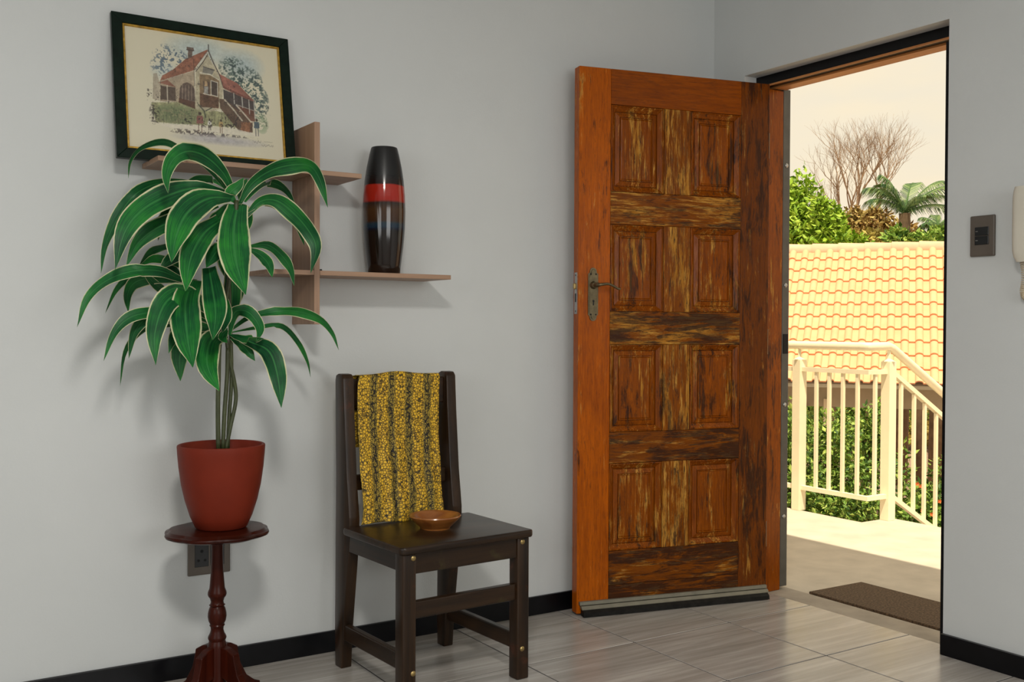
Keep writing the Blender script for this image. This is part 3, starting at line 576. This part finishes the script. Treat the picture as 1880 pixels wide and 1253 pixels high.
# ------------------------------------------------------------------ chair
CHR = math.radians(3.5); CHC = V((-1.525, -.3708, 0))
ch = thing('wooden_chair', 'dark stained wooden chair with a slatted back against the wall', 'chair', CHC, CHR)
mesh_obj('seat', prism([(-.222, -.218), (.222, -.218), (.234, -.206), (.234, .135), (.228, .146), (-.228, .146), (-.234, .135), (-.234, -.206)], .434, .456, 'z', bev=.006, seg=3), M['ch_x'], ch, smooth=True)
post = [(.200, 0), (.243, 0), (.247, .1), (.243, .42), (.240, .60), (.247, .905), (.242, .920), (.225, .926), (.200, .924), (.190, .912), (.183, .80), (.165, .60), (.1475, .48), (.1475, .43), (.158, .34), (.190, .12)]
for s in (-1, 1): mesh_obj('back_post', prism(post, s*.172, s*.208, 'x', bev=.003), M['ch_z'], ch, smooth=True)
for s in (-1, 1):
    a, c = sorted((s*.178, s*.222)); lg = mesh_obj('leg', box(a, c, -.206, -.160, 0, .434, bev=.005, seg=3), M['ch_z'], ch, smooth=True)
    for z in (.421, .094):
        b_ = lathe([(0, .003), (.004, .0028), (.0075, .001), (.008, 0), (0, 0)], 16); bmesh.ops.rotate(b_, verts=b_.verts, matrix=Matrix.Rotation(PI/2, 3, 'X')); bmesh.ops.translate(b_, verts=b_.verts, vec=(s*.192+.004, -.206, z))
        bt = mesh_obj('bolt', b_, M['brass'], lg, smooth=True)
mesh_obj('apron', box(-.178, .178, -.200, -.180, .374, .434, bev=.002), M['ch_x'], ch)
for s in (-1, 1):
    a, c = sorted((s*.186, s*.206)); mesh_obj('side_apron', box(a, c, -.160, .158, .376, .434, bev=.002), M['ch_y'], ch)
    a, c = sorted((s*.180, s*.203)); mesh_obj('side_stretcher', box(a, c, -.160, .196, .090, .140, bev=.004), M['ch_y'], ch)
mesh_obj('back_apron', box(-.172, .172, .160, .180, .376, .434, bev=.002), M['ch_x'], ch)
mesh_obj('stretcher', box(-.178, .178, -.196, -.172, .244, .293, bev=.003), M['ch_x'], ch)
mesh_obj('top_rail', box(-.172, .172, .206, .228, .822, .908, bev=.004), M['ch_x'], ch)
mesh_obj('back_rail', box(-.172, .172, .192, .212, .557, .606, bev=.004), M['ch_x'], ch)
# cloth over the back of the chair
m, nt, b = new_mat('snake_print'); uvn = N(nt, 'ShaderNodeUVMap', uv_map='UVMap')
nz = N(nt, 'ShaderNodeTexNoise'); nz.inputs['Scale'].default_value = 9; nz.inputs['Detail'].default_value = 2; nt.links.new(uvn.outputs[0], nz.inputs['Vector'])
def vadd(a, sc): 
    s1 = N(nt, 'ShaderNodeVectorMath', operation='SCALE'); nt.links.new(nz.outputs['Color'], s1.inputs[0]); s1.inputs['Scale'].default_value = sc; s2 = N(nt, 'ShaderNodeVectorMath', operation='ADD'); nt.links.new(a, s2.inputs[0]); nt.links.new(s1.outputs[0], s2.inputs[1]); return s2.outputs[0]
wuv = vadd(uvn.outputs[0], .022); sp = N(nt, 'ShaderNodeSeparateXYZ'); nt.links.new(wuv, sp.inputs[0])
strp = mth(nt, 'ABSOLUTE', mth(nt, 'SINE', mth(nt, 'MULTIPLY', sp.outputs[0], PI/.0655)))        # 0 at the thin chain bands, 1 in the middle of a scale band
def vor(sc, feat):
    v = N(nt, 'ShaderNodeTexVoronoi', feature=feat); v.inputs['Scale'].default_value = sc; v.inputs['Randomness'].default_value = .75; nt.links.new(uvn.outputs[0], v.inputs['Vector']); return v.outputs['Distance']
big = step(nt, vor(118, 'DISTANCE_TO_EDGE'), .02, .15); sml = step(nt, vor(245, 'DISTANCE_TO_EDGE'), .05, .20)
fb = step(nt, strp, .52, .66); sc_ = mth(nt, 'ADD', mth(nt, 'MULTIPLY', big, fb), mth(nt, 'MULTIPLY', sml, mth(nt, 'SUBTRACT', 1, fb)))
yel = ramp(nt, vor(118, 'F1'), [(.1, (.80, .49, .030)), (.7, (.56, .32, .022))])
yel = mix(nt, fb, (.48, .33, .040), yel); col = mix(nt, sc_, (.030, .022, .008), yel)
cn = N(nt, 'ShaderNodeTexVoronoi', feature='DISTANCE_TO_EDGE'); mpv = N(nt, 'ShaderNodeMapping'); mpv.inputs['Scale'].default_value = (95, 42, 1); nt.links.new(wuv, mpv.inputs[0]); nt.links.new(mpv.outputs[0], cn.inputs['Vector']); cn.inputs['Scale'].default_value = 1
chn = mth(nt, 'MULTIPLY', step(nt, strp, .46, .36), step(nt, cn.outputs['Distance'], .10, .05)); col = mix(nt, chn, col, (.010, .008, .006))
nt.links.new(col, b.inputs['Base Color']); b.inputs['Roughness'].default_value = .6; b.inputs['Specular IOR Level'].default_value = .3; bump(nt, b, sc_, .22, .0015); M['cloth'] = m
def cloth():
    b = bmesh.new(); uvl = b.loops.layers.uv.new('UVMap'); rows = []
    # side view of the drop: front hem on the seat, up over the top rail, down behind it
    pr_ = [(.132, .459), (.1365, .480), (.1435, .52), (.160, .60), (.180, .74), (.190, .84), (.196, .895), (.2005, .9135), (.212, .9185), (.226, .9165), (.2335, .905), (.235, .86), (.235, .78), (.234, .688)]
    P = smooth_path([V((0, y, z)) for y, z in pr_], 7); L = 0; n = len(P); prevp = P[0]; NX = 46
    for i, p in enumerate(P):
        L += (p-prevp).length; prevp = p; front = max(0, min(1, (.24-p.y)/.03)) if i < n*.62 else 0
        back = i > n*.68
        xl, xr = (-.152, .152)
        if i < n*.6:
            tt = i/(n*.6); xl = -.179+.034*tt+.003*math.sin(7*tt); xr = .116+.037*tt+.003*math.sin(9*tt+1)
        if back: xl -= .020
        row = []
        for k in range(NX+1):
            u = k/NX; x = xl+(xr-xl)*u; hang = min(1, max(0, (.90-p.z)/.25))
            fold = (.0055*math.sin(u*17+1.2+p.z*2)+.0035*math.sin(u*31+p.z*5)+.0025*math.sin(p.z*38+u*9))*hang
            top = .010*math.exp(-((u-.47)/.22)**2)*math.exp(-((i-n*.6)/5.)**2)
            row.append((b.verts.new((x, p.y-(abs(fold)+.001 if not back else -abs(fold)*.5), p.z+top+(.004*math.sin(u*8) if i == 0 else 0)+.010*(1-u)*0)), (u*.30, L)))
        rows.append(row)
    for A, B in zip(rows, rows[1:]):
        for k in range(NX):
            q = [A[k], A[k+1], B[k+1], B[k]]; f = b.faces.new([v for v, _ in q])
            for lp, (_, t_) in zip(f.loops, q): lp[uvl].uv = t_
    return b
cl = mesh_obj('patterned_cloth', cloth(), M['cloth'], smooth='all'); cl.location = CHC; cl.rotation_euler = (0, 0, CHR)
md = cl.modifiers.new('thickness', 'SOLIDIFY'); md.thickness = .0014; md.offset = 1
tag(cl, 'mustard yellow snakeskin-print cloth draped over the chair back', 'cloth')
# bowl
bp = at_z((800, 970), .4565); bw = thing('wooden_bowl', 'shallow orange-brown wooden bowl on the chair seat', 'bowl', at_z((799, 970), .4562))
mesh_obj('bowl_body', lathe([(0, .004), (0, 0), (.043, 0), (.047, .004), (.068, .024), (.077, .034), (.0795, .0385), (.078, .042), (.0745, .0415), (.066, .034), (.050, .018), (.030, .010), (0, .008)][1:], 48), M['bowl'], bw, smooth=True)
mesh_obj('foot_ring', lathe([(.040, 0), (.0455, 0), (.0475, .0055), (.042, .0055)], 48), M['bowl'], bw, smooth=True)

# ------------------------------------------------------------------ socket, switch, intercom
so_ = thing('wall_socket', 'bronze double wall socket behind the stand column', 'socket', (-2.1065, 0, .366))
mesh_obj('cover_plate', box(-.065, .065, -.009, -.0002, -.058, .058, bev=.003), M['plate'], so_)
for x0, x1 in ((-.045, -.003), (.003, .045)):
    mo = mesh_obj('module', box(x0, x1, -.0115, -.0085, -.032, .046, bev=.001, seg=1), M['module'], so_); xm = (x0+x1)/2
    for hx, hz, r in ((0, .016, .005), (-.010, -.012, .0042), (.010, -.012, .0042)):
        b_ = lathe([(0, .0004), (r, .0004), (r, 0), (0, 0)], 14); bmesh.ops.rotate(b_, verts=b_.verts, matrix=Matrix.Rotation(PI/2, 3, 'X')); bmesh.ops.translate(b_, verts=b_.verts, vec=(xm+hx, -.0115, hz)); mesh_obj('pin_hole', b_, M['hole'], mo)
sw = thing('light_switch', 'bronze light switch plate with two black rockers', 'switch', (0, -1.223, 1.371))
mesh_obj('cover_plate', box(-.010, -.0002, -.042, .042, -.065, .065, bev=.0035), M['plate'], sw)
for z0, z1 in ((-.028, -.001), (.001, .028)):
    rk = mesh_obj('rocker', box(-.0135, -.0095, -.0235, .0235, z0, z1, bev=.0012, seg=1), M['module'], sw); mesh_obj('indicator', box(-.0139, -.0134, .012, .020, (z0+z1)/2-.001, (z0+z1)/2+.001), M['steel'], rk)
IC = V((0, -1.402, 1.40))
ic = thing('intercom_phone', 'cream wall intercom handset with coiled cord at the right edge', 'phone', IC)
mesh_obj('wall_base', box(-.028, -.0003, -.052, .052, -.092, .102, bev=.010, seg=3), M['phone'], ic, smooth=True)
hs = [(-.044, -.095), (-.036, -.112), (-.022, -.125), (.022, -.125), (.036, -.112), (.044, -.095), (.046, .095), (.040, .106), (-.040, .106), (-.046, .095)]
b = bmesh.new(); rings = []
for i in range(15):
    z = -.122+.228*i/14; e_ = max(0, (abs(i-7)-4)/3); w_ = .0445*(1-.28*e_**3 if i < 7 else 1-.10*e_**3); th_ = .024*(1-.30*e_**2); cxx = -.055
    rings.append([b.verts.new((cxx-th_*math.copysign(abs(math.cos(t))**.55, math.cos(t)), w_*math.copysign(abs(math.sin(t))**.55, math.sin(t)), z)) for t in [2*PI*k/28 for k in range(28)]])
for A, B in zip(rings, rings[1:]):
    for k in range(28): b.faces.new([A[k], A[(k+1) % 28], B[(k+1) % 28], B[k]])
b.faces.new(rings[0][::-1]); b.faces.new(rings[-1]); bmesh.ops.recalc_face_normals(b, faces=b.faces[:]); mesh_obj('handset', b, M['phone'], ic, smooth=True)
path = smooth_path([(-.045, .022, -.122), (-.036, .022, -.150), (-.030, .026, -.185), (-.026, .032, -.210), (-.024, .026, -.228), (-.024, .008, -.232), (-.024, -.012, -.215), (-.022, -.02, -.17), (-.02, -.015, -.095)], 40)
cp_ = []; 
for i, p in enumerate(path):
    t = (path[min(i+1, len(path)-1)]-path[max(0, i-1)]).normalized(); u = t.cross(V((1, 0, 0))); u = u.normalized() if u.length > .01 else V((0, 1, 0)); v = t.cross(u)
    for s in range(2): 
        a = (i*2+s)*2*PI/16; q = p if s == 0 or i == len(path)-1 else (p+path[i+1])/2; cp_.append(q+(u*math.cos(a)+v*math.sin(a))*.0078)
mesh_obj('coiled_cord', tube(cp_, .0017, 5), M['cord'], ic, smooth='all')

# ------------------------------------------------------------------ outside: landing, mat, stairs, railing
LZ = -.02
struct('threshold', box(.0895, .222, OY0, OY1, -.10, -.001, bev=.002), M['concrete'], 'bare concrete door sill', 'sill')
bm = prism([(.222, -3.2), (2.0, -3.2), (2.0, .615), (1.745, .615), (1.745, 3.6), (.222, 3.6)], -.22, LZ, 'z'); struct('landing', bm, M['landing'], 'screeded landing outside the door, sunlit beyond the shade line', 'landing')
struct('outer_wall', box(.222, .30, .20, 3.8, -2.6, 2.80), M['landing'], 'plastered outside wall of the building', 'wall')
tag(mesh_obj('door_mat', prism([(.272, -.292), (.589, -.300), (.592, -.96), (.272, -.945)], LZ+.0005, LZ+.012, 'z', bev=.003), M['mat']), 'dark brown coir door mat on the landing', 'mat')
stp = tag(thing('stairs', 'concrete stair flight going down from the landing', 'stairs', (2.0, -.2, LZ)), kind='structure')
for k in range(12): mesh_obj('step', box(.28*k+.001, .28*(k+1), -1.0, .81, -.168*(k+1)-.25, -.168*(k+1)), M['landing'], stp)
ra = thing('stair_railing', 'cream painted metal railing around the landing and stairs', 'railing', (1.75, .6, LZ))
def rl(name, b, smooth=False): return mesh_obj(name, local(b, ra), M['rail'], ra, smooth=smooth)
LPX, LPY, CPX, CPY = 1.722, 1.050, 1.903, .556
for x, y in ((LPX, LPY), (CPX, CPY), (1.722, 2.35)):
    po = rl('post', box(x, x+.06, y, y+.06, LZ, .885, bev=.002)); mesh_obj('post_cap', local(lathe([(.043, .885), (.043, .888), (.012, .902), (.012, .96), (0, .96)], 4, x+.03, y+.03), ra), M['rail'], po)
    
def bar(a, b_, w_, h_, name):
    a, b_ = V(a), V(b_); d = (b_-a).normalized(); s = d.cross(V((0, 0, 1))).normalized()*w_/2; u = s.cross(d).normalized()*h_/2; b = bmesh.new()
    A = [b.verts.new(a+p) for p in (s+u, s-u, -s-u, -s+u)]; B = [b.verts.new(b_+p) for p in (s+u, s-u, -s-u, -s+u)]
    b.faces.new(A); b.faces.new(B[::-1]); [b.faces.new([A[i], B[i], B[(i+1) % 4], A[(i+1) % 4]]) for i in range(4)]; bmesh.ops.recalc_face_normals(b, faces=b.faces[:]); return rl(name, b)
KX, KY = 1.752, .586; SL = .575
EX = 3.2; dz = lambda x: -(x-1.95)*SL
def rails_(z, w_, h_, name, ext=0):
    bar((KX, 3.2, z), (KX, KY-w_/2, z), w_, h_, name); bar((KX+w_/2+.0005, KY, z), (CPX+.045, KY, z), w_, h_, name); bar((CPX+.03, KY, z+.012), (EX, KY, z+dz(EX)), w_, h_, name)
tube_rail = smooth_path([(KX, 3.2, .972), (KX, 1.5, .972)], 2)
b = tube([(KX, 3.2, .972), (KX, KY+.04, .972), (KX+.012, KY+.012, .972), (KX+.04, KY, .972), (CPX+.02, KY, .974), (CPX+.06, KY, .962), (EX, KY, .974+dz(EX))], .024, 12); rl('handrail', b, True)
rails_(.828, .03, .025, 'upper_rail', .015); rails_(.118, .03, .025, 'lower_rail', .015)
def bal(x, y, z0, z1): rl('baluster', box(x-.009, x+.009, y-.009, y+.009, z0, z1))
for y in (.950, .855, .757, .655, 1.21, 1.31, 1.41, 1.51, 1.61): bal(KX, y-.0+.0, .130, .816)
bal(1.815, KY, .130, .816)
for x in (2.045, 2.165, 2.265, 2.375, 2.48, 2.59, 2.70, 2.81): bal(x, KY, .130+dz(x), .816+dz(x))

# ------------------------------------------------------------------ garden and the neighbouring building
GZ = -2.4
struct('ground', box(.3, 70, -40, 70, GZ-.2, GZ), plain('paving', (.30, .20, .15), .95, var=.25, scale=2, bmp=.1), 'brown paved yard below the landing', 'ground')
HA = math.radians(126); HT = V((math.cos(HA), math.sin(HA), 0)); HM_ = V((math.cos(HA-PI/2), math.sin(HA-PI/2), 0))
E0 = at_z((1590, 704.5), .285)
D0 = (E0-V((CAM.x, CAM.y, E0.z))).dot(HM_)
hs_ = thing('neighbouring_carport', 'carport with a peach concrete tile roof beyond the railing', 'building', (E0.x, E0.y, GZ), HA)
# local frame: x = along the eave (to the left in the view), y = towards the camera is +?, built with HT as x; away from the camera is -y
TPI, NR, NC = .1985, 11, 24
rise, run = 2.10, 2.62; SLN = math.hypot(rise, run); GA = SLN/NR; th = math.atan2(rise, run); ez = .285-GZ
m, nt, b = new_mat('roof_tile'); f = noise(nt, 5, 5, rnd=True); oi = N(nt, 'ShaderNodeObjectInfo')
col = mix(nt, mth(nt, 'MULTIPLY', oi.outputs['Random'], .4), ramp(nt, f, [(.3, (.78, .405, .22)), (.7, (.86, .46, .27))]), (.78, .37, .20)); nt.links.new(col, b.inputs['Base Color']); b.inputs['Roughness'].default_value = .85; M['rt'] = m
M['ridge'] = plain('ridge_tile', (.72, .43, .29), .85, var=.15, scale=3); M['fascia'] = plain('fascia', (.46, .41, .30), .7, var=.05)
dk = mesh_obj('roof_deck', prism([(.02, ez-.02), (-run, ez+rise-.05), (-run*2, ez-.02), (-run*2, ez-.06), (-run, ez+rise-.10), (.02, ez-.07)], -2.6, 4.0, 'x'), M['fascia'], hs_)
def rtile():
    b = bmesh.new(); sec = []
    for k in range(9):                                   # roll
        t = PI*k/8; sec.append((.052-.056*math.cos(t), .046*math.sin(t)))
    sec += [(.12, -.002), (TPI+.004, 0)]
    L = GA+.04; vt, vb = [], []
    for s, lift in ((0, .030), (L, .0)):
        vt.append([b.verts.new((x, -s, z+lift)) for x, z in sec]); vb.append([b.verts.new((x, -s, z+lift-.024)) for x, z in sec])
    n = len(sec)
    for k in range(n-1):
        b.faces.new([vt[0][k], vt[0][k+1], vt[1][k+1], vt[1][k]]); b.faces.new([vb[0][k], vt[0][k], vt[0][k+1], vb[0][k+1]][::-1])
    bmesh.ops.recalc_face_normals(b, faces=b.faces[:])
    bmesh.ops.rotate(b, verts=b.verts, matrix=Matrix.Rotation(-th, 3, 'X'))
    me = bpy.data.meshes.new('tile'); b.to_mesh(me); b.free(); me.materials.append(M['rt'])
    for p_ in me.polygons: p_.use_smooth = True
    me.set_sharp_from_angle(angle=math.radians(50)); return me
rt = rtile()
for r in range(NR):
    for c in range(NC): link_mesh('tile', rt, dk, (-1.75+c*TPI-.022*(r % 2)*0, .05-r*GA*math.cos(th), ez+r*GA*math.sin(th)+.002))
for c in range(13):
    x = -2.4+c*.42; b = tube([(x, -run, ez+rise-.015), (x+.44, -run, ez+rise-.008)], lambda t: .12+.012*t, 14); mesh_obj('ridge_tile', b, M['ridge'], dk, smooth=True)
mesh_obj('fascia', box(-2.6, 4.0, -1.02, -.98, ez-.42, ez-.05), M['fascia'], hs_)
for x in (-1.3, .6, 2.5): mesh_obj('post', box(x-.05, x+.05, -1.0-.05, -1.0+.05, 0, ez-.3), M['rail'], hs_)
for x in (-.30, .93, 2.2):
    mesh_obj('rafter', prism([(-.02, ez-.03), (-.10, ez-.03), (-1.0, ez-.40), (-.97, ez-.47)], x-.03, x+.03, 'x'), M['rubber'], hs_)

def leaf_mat(name, a, c, e):
    m, nt, b = new_mat(name); f = noise(nt, 3.5, 3, coord='Object'); g_ = N(nt, 'ShaderNodeNewGeometry')
    col = ramp(nt, mth(nt, 'ADD', mth(nt, 'MULTIPLY', f, .45), mth(nt, 'MULTIPLY', g_.outputs['Random Per Island'], .55)), [(.25, a), (.5, c), (.8, e)])
    nt.links.new(col, b.inputs['Base Color']); b.inputs['Roughness'].default_value = .55
    b.inputs['Specular IOR Level'].default_value = .3; return m
LM_bright = leaf_mat('leaf_bright', (.10, .20, .012), (.26, .42, .03), (.42, .56, .07)); LM_mid = leaf_mat('leaf_mid', (.03, .08, .012), (.16, .29, .04), (.42, .52, .12))
LM_pal = leaf_mat('leaf_palm', (.03, .075, .03), (.075, .15, .05), (.24, .33, .12)); LM_dry = leaf_mat('leaf_dry', (.16, .08, .02), (.34, .22, .07), (.46, .38, .14)); LM_yel = leaf_mat('leaf_yellow', (.25, .18, .03), (.46, .38, .09), (.6, .5, .16))
BARK = plain('bark', (.17, .11, .065), .95, var=.3, scale=6); TWIG = plain('pale_twig', (.30, .20, .13), .95, var=.2, scale=6)
def cloud(blobs, n, size, seed, aspect=.5):
    """leaves with a fold along the midrib, scattered through a set of ellipsoids (centre, radii)"""
    r = np.random.default_rng(seed); tot = sum(b[1][0]*b[1][1]*b[1][2] for b in blobs); Vv = []
    for c, rad in blobs:
        k = max(20, int(n*rad[0]*rad[1]*rad[2]/tot)); d = r.normal(size=(k, 3)); d /= np.linalg.norm(d, axis=1)[:, None]
        rr = (r.random(k)**.45)*(1+.14*np.sin(d[:, 0]*7+seed)*np.cos(d[:, 2]*6)); P = np.array(c)+d*rr[:, None]*np.array(rad)
        ax = r.normal(size=(k, 3)); ax += d*.6; ax[:, 2] -= .1; ax /= np.linalg.norm(ax, axis=1)[:, None]; s = np.cross(ax, r.normal(size=(k, 3))+d*1.2); s /= np.linalg.norm(s, axis=1)[:, None]+1e-9
        nn = np.cross(ax, s); L = size*(.6+.8*r.random(k))[:, None]; W_ = L*aspect*.5
        Vv.append(np.stack([P, P+ax*L*.5+s*W_+nn*W_*.35, P+ax*L, P+ax*L*.5-s*W_+nn*W_*.35], 1))
    A = np.concatenate(Vv).reshape(-1, 3); q = np.arange(len(A)).reshape(-1, 4); F = np.concatenate([q[:, [0, 1, 2]], q[:, [0, 2, 3]]])
    b = bpy.data.meshes.new('foliage'); b.from_pydata(A.tolist(), [], F.tolist()); return b
def foliage(parent, blobs, n, size, seed, mat, aspect=.5):
    loc = np.array(parent.location); me = cloud([(tuple(np.array(c)-loc), r) for c, r in blobs], n, size, seed, aspect); me.materials.append(mat); o = link_mesh('foliage', me, parent); o['kind'] = 'stuff'; return o
def branch(b, p, d, L, r, depth, rnd, spread=.5, lift=.15, kids=3):
    pts = [p]; q = p
    for i in range(4):
        d = (d+V((rnd.gauss(0, 1), rnd.gauss(0, 1), rnd.gauss(0, 1)))*.10+V((0, 0, lift*.2))).normalized(); q = q+d*L/4; pts.append(q)
    tube(pts, lambda t: r*(1-.45*t), 4 if depth < 3 else 6, b, cap=False)
    if depth == 0: return
    for k in range(kids):
        nd = (d+V((rnd.gauss(0, 1), rnd.gauss(0, 1), rnd.gauss(0, .7)))*spread+V((0, 0, lift))).normalized(); branch(b, pts[-1-(k % 3 == 2)], nd, L*rnd.uniform(.6, .85), r*.55, depth-1, rnd, spread, lift, kids)
def tree(name, label, base, blobs, n, size, seed, mat, group=None, cat='tree', trunk=.12, aspect=.5, wood_=BARK):
    t = thing(name, label, cat, base, group=group); foliage(t, blobs, n, size, seed, mat, aspect); L = -V(t.location)
    top = V(blobs[0][0])+L; rnd = random.Random(seed); b = tube([V((0, 0, 0)), top*.5+V((rnd.gauss(0, .05), 0, 0)), top], lambda u: trunk*(1-.6*u), 8)
    for c, r in blobs[1:]: tube([top*.45, (top*.6+(V(c)+L)*.4), V(c)+L], lambda u: trunk*.45*(1-.6*u), 5, b)
    mesh_obj('trunk' if cat == 'tree' else 'stem', b, wood_, t, smooth='all'); return t
def gp(q, D): p_ = at_d(q, D); return (p_.x, p_.y, GZ)
def bl(q, D, rx, rz, ry=None): p_ = at_d(q, D); return ((p_.x, p_.y, p_.z), (rx, ry or rx, rz))
# trees beyond the roof
D = 27
tree('leafy_tree', 'bright green leafy tree rising behind the roof beside the door frame', gp((1450, 500), D-1.5), [bl((1455, 400), D-1.5, .75, 1.1), bl((1440, 440), D-1.5, 1.3, .9), bl((1475, 350), D-1.5, .35, .6), bl((1400, 400), D-1.5, 1.0, 1.2), bl((1490, 430), D-1.5, .6, .6)], 9000, .17, 3, LM_bright)
tree('leafy_tree', 'shorter green bushy tree under the bare branches behind the roof', gp((1530, 500), 21.5), [bl((1522, 425), 21.5, .34, .55), bl((1540, 448), 21.5, .55, .22), bl((1505, 385), 21.5, .17, .35), bl((1570, 455), 21.5, .35, .12)], 5200, .14, 8, LM_bright)
bt = thing('bare_tree', 'leafless tree with fine branching twigs against the sky', 'tree', gp((1575, 470), 33)); rnd = random.Random(11); b = bmesh.new(); bs = at_d((1577, 445), 33)-V(bt.location)
tube([V((0, 0, 0)), bs*.5, bs], lambda u: .16-.05*u, 8, b)
right = RT.normalized(); 
for k, (a, L) in enumerate(((-.62, 1.12), (-.34, 1.30), (-.12, 1.36), (.04, 1.36), (.24, 1.30), (.48, 1.24), (-.85, .86))):
    branch(b, bs+right*a*.25, (right*a+V((0, 0, 1))+FW*rnd.gauss(0, .25)).normalized(), L, .050, 5, rnd, .35, .17, 3)
mesh_obj('branches', b, TWIG, bt, smooth='all')
tree('dry_bush', 'dry orange and olive bush below the bare tree', gp((1590, 470), D-2), [bl((1590, 425), D-2, .55, .35), bl((1565, 405), D-2, .28, .35), bl((1640, 430), D-2, .6, .30), bl((1610, 400), D-2, .35, .2)], 3600, .15, 21, LM_dry, cat='bush', trunk=.07)
tree('yellow_shrub', 'low yellow-green shrub just above the roof ridge', gp((1590, 470), D-4), [bl((1592, 446), D-4, .62, .28)], 1500, .12, 23, LM_yel, cat='bush', trunk=.05)
def palm(label, q0, q1, D, fr_, size, seed):
    base = gp(q0, D); t = thing('palm_tree', label, 'tree', base); rnd = random.Random(seed); top = at_d(q1, D)-V(base)
    mesh_obj('trunk', tube([V((0, 0, 0)), top*.5+RT*.03, top], lambda u: .17-.05*u, 10), BARK, t, smooth='all')
    for a, el, Ls in fr_:
        d = (RT*math.cos(a)+FW*math.sin(a)); b = bmesh.new(); P = []
        for i in range(15):
            s = i/14*Ls*size; P.append(top+d*s*math.cos(el)*(1-.10*i/14)+V((0, 0, s*math.sin(el)-.42*(s**2)/size/Ls)))
        tube(P, lambda u: .028*(1-.85*u), 5, b)
        for i in range(1, 15):
            tg = (P[i]-P[i-1]).normalized(); sd_ = tg.cross(V((0, 0, 1))).normalized()
            for h in (0, .33, .67):
                p0 = P[i-1].lerp(P[i], h)
                for s in (-1, 1):
                    Lf = size*.40*(math.sin(PI*(.12+.80*i/15)))*rnd.uniform(.8, 1.1); e1 = p0+(sd_*s*.55+tg*.75+V((0, 0, -.25))).normalized()*Lf*.55; e2 = e1+(sd_*s*.3+tg*.5+V((0, 0, -.85))).normalized()*Lf*.5; wv = tg*.010
                    v = [b.verts.new(x) for x in (p0-wv, p0+wv, e1+wv*.8, e1-wv*.8, e2)]; b.faces.new(v[:4]); b.faces.new([v[3], v[2], v[4]])
        mesh_obj('frond', b, LM_pal, t)
    return t
palm('palm tree with arching feathery fronds behind the roof', (1655, 500), (1661, 392), 22.6, [(2.8, 1.25, 1.15), (2.3, 1.05, 1.0), (.10, .98, 1.3), (.35, .78, 1.15), (-.4, .85, 1.2), (-2.6, .95, 1.1), (3.3, .70, .9), (1.2, .8, .9), (-1.4, .7, .9), (-.1, .5, 1.0), (2.9, .95, 1.1), (.9, 1.15, 1.1)], 1.38, 4)
palm('smaller palm with low fronds at the right door edge behind the roof', (1722, 500), (1722, 418), 21.6, [(2.8, .9, 1), (.3, .9, 1), (-.7, .6, 1), (-2.4, .5, 1), (3.6, .5, 1), (1.5, 1.2, .9), (-1.5, .5, 1), (.9, .4, 1), (2.2, .5, .9)], .62, 9)
tree('leafy_tree', 'dark green bush at the foot of the palms behind the roof', gp((1690, 500), 20.6), [bl((1695, 446), 20.6, .42, .16), bl((1732, 440), 20.6, .36, .24), bl((1650, 440), 20.6, .28, .22)], 3400, .13, 33, LM_mid)
# shrubs behind the railing
HD = 7.6
tree('garden_shrub', 'dense green shrub behind the left railing post', gp((1455, 900), HD), [bl((1450, 850), HD, .20, .42), bl((1425, 800), HD, .25, .35), bl((1470, 900), HD, .22, .3), bl((1400, 880), HD, .3, .45)], 3600, .046, 41, LM_mid, 'shrubs behind the railing', 'shrub', .02)
tree('garden_shrub', 'green shrub in the middle of the railing panel', gp((1525, 900), HD+.2), [bl((1525, 800), HD+.2, .20, .20), bl((1500, 860), HD+.2, .20, .2), bl((1555, 870), HD+.2, .20, .16), bl((1535, 925), HD+.2, .30, .18), bl((1490, 940), HD+.2, .25, .18)], 4600, .046, 42, LM_mid, 'shrubs behind the railing', 'shrub', .02)
tree('garden_shrub', 'light green shrub beside the railing corner post', gp((1592, 900), HD+.5), [bl((1590, 830), HD+.5, .14, .28), bl((1605, 780), HD+.5, .12, .22), bl((1585, 930), HD+.5, .22, .16), bl((1620, 850), HD+.5, .12, .20)], 2600, .046, 43, LM_mid, 'shrubs behind the railing', 'shrub', .02)
fs = tree('flowering_shrub', 'leafy shrub with red and orange flowers beside the stair rail', gp((1700, 930), 8.2), [bl((1700, 920), 8.2, .22, .16), bl((1663, 890), 8.2, .09, .36), bl((1738, 910), 8.2, .16, .36), bl((1690, 960), 8.2, .36, .2)], 3000, .055, 44, LM_mid, 'shrubs behind the railing', 'shrub', .02, .42)
FLW = plain('flower_petal', (.75, .13, .03), .6, var=.3, scale=30)
for q in ((1690, 893), (1697, 898), (1684, 889), (1693, 938), (1725, 921), (1710, 945)):
    b = bmesh.new(); c = at_d(q, 7.85)-V(fs.location)
    for k in range(5):
        a = 2*PI*k/5; u = (RT*math.cos(a)+UP*math.sin(a)); v_ = (RT*-math.sin(a)+UP*math.cos(a)); b.faces.new([b.verts.new(x) for x in (c, c+u*.011+v_*.006-FW*.004, c+u*.018-FW*.006, c+u*.011-v_*.006-FW*.004)])
    mesh_obj('flower', b, FLW, fs)
tree('shade_tree', 'dark leafy tree in the shade under the carport roof', gp((1590, 800), 24.4), [bl((1660, 745), 24.4, .7, .4), bl((1600, 770), 24.4, 1.0, .65), bl((1500, 760), 24.4, 1.1, .75), bl((1540, 790), 24.4, .75, .6)], 4200, .12, 51, LM_mid)
tree('sunny_hedge', 'yellow sunlit hedge far behind the carport', gp((1640, 800), 29.5), [bl((1600, 775), 29.5, 1.6, .8), bl((1720, 770), 29.5, 1.6, .8), bl((1480, 770), 29.5, 1.7, .8)], 7000, .20, 52, LM_yel, cat='hedge')
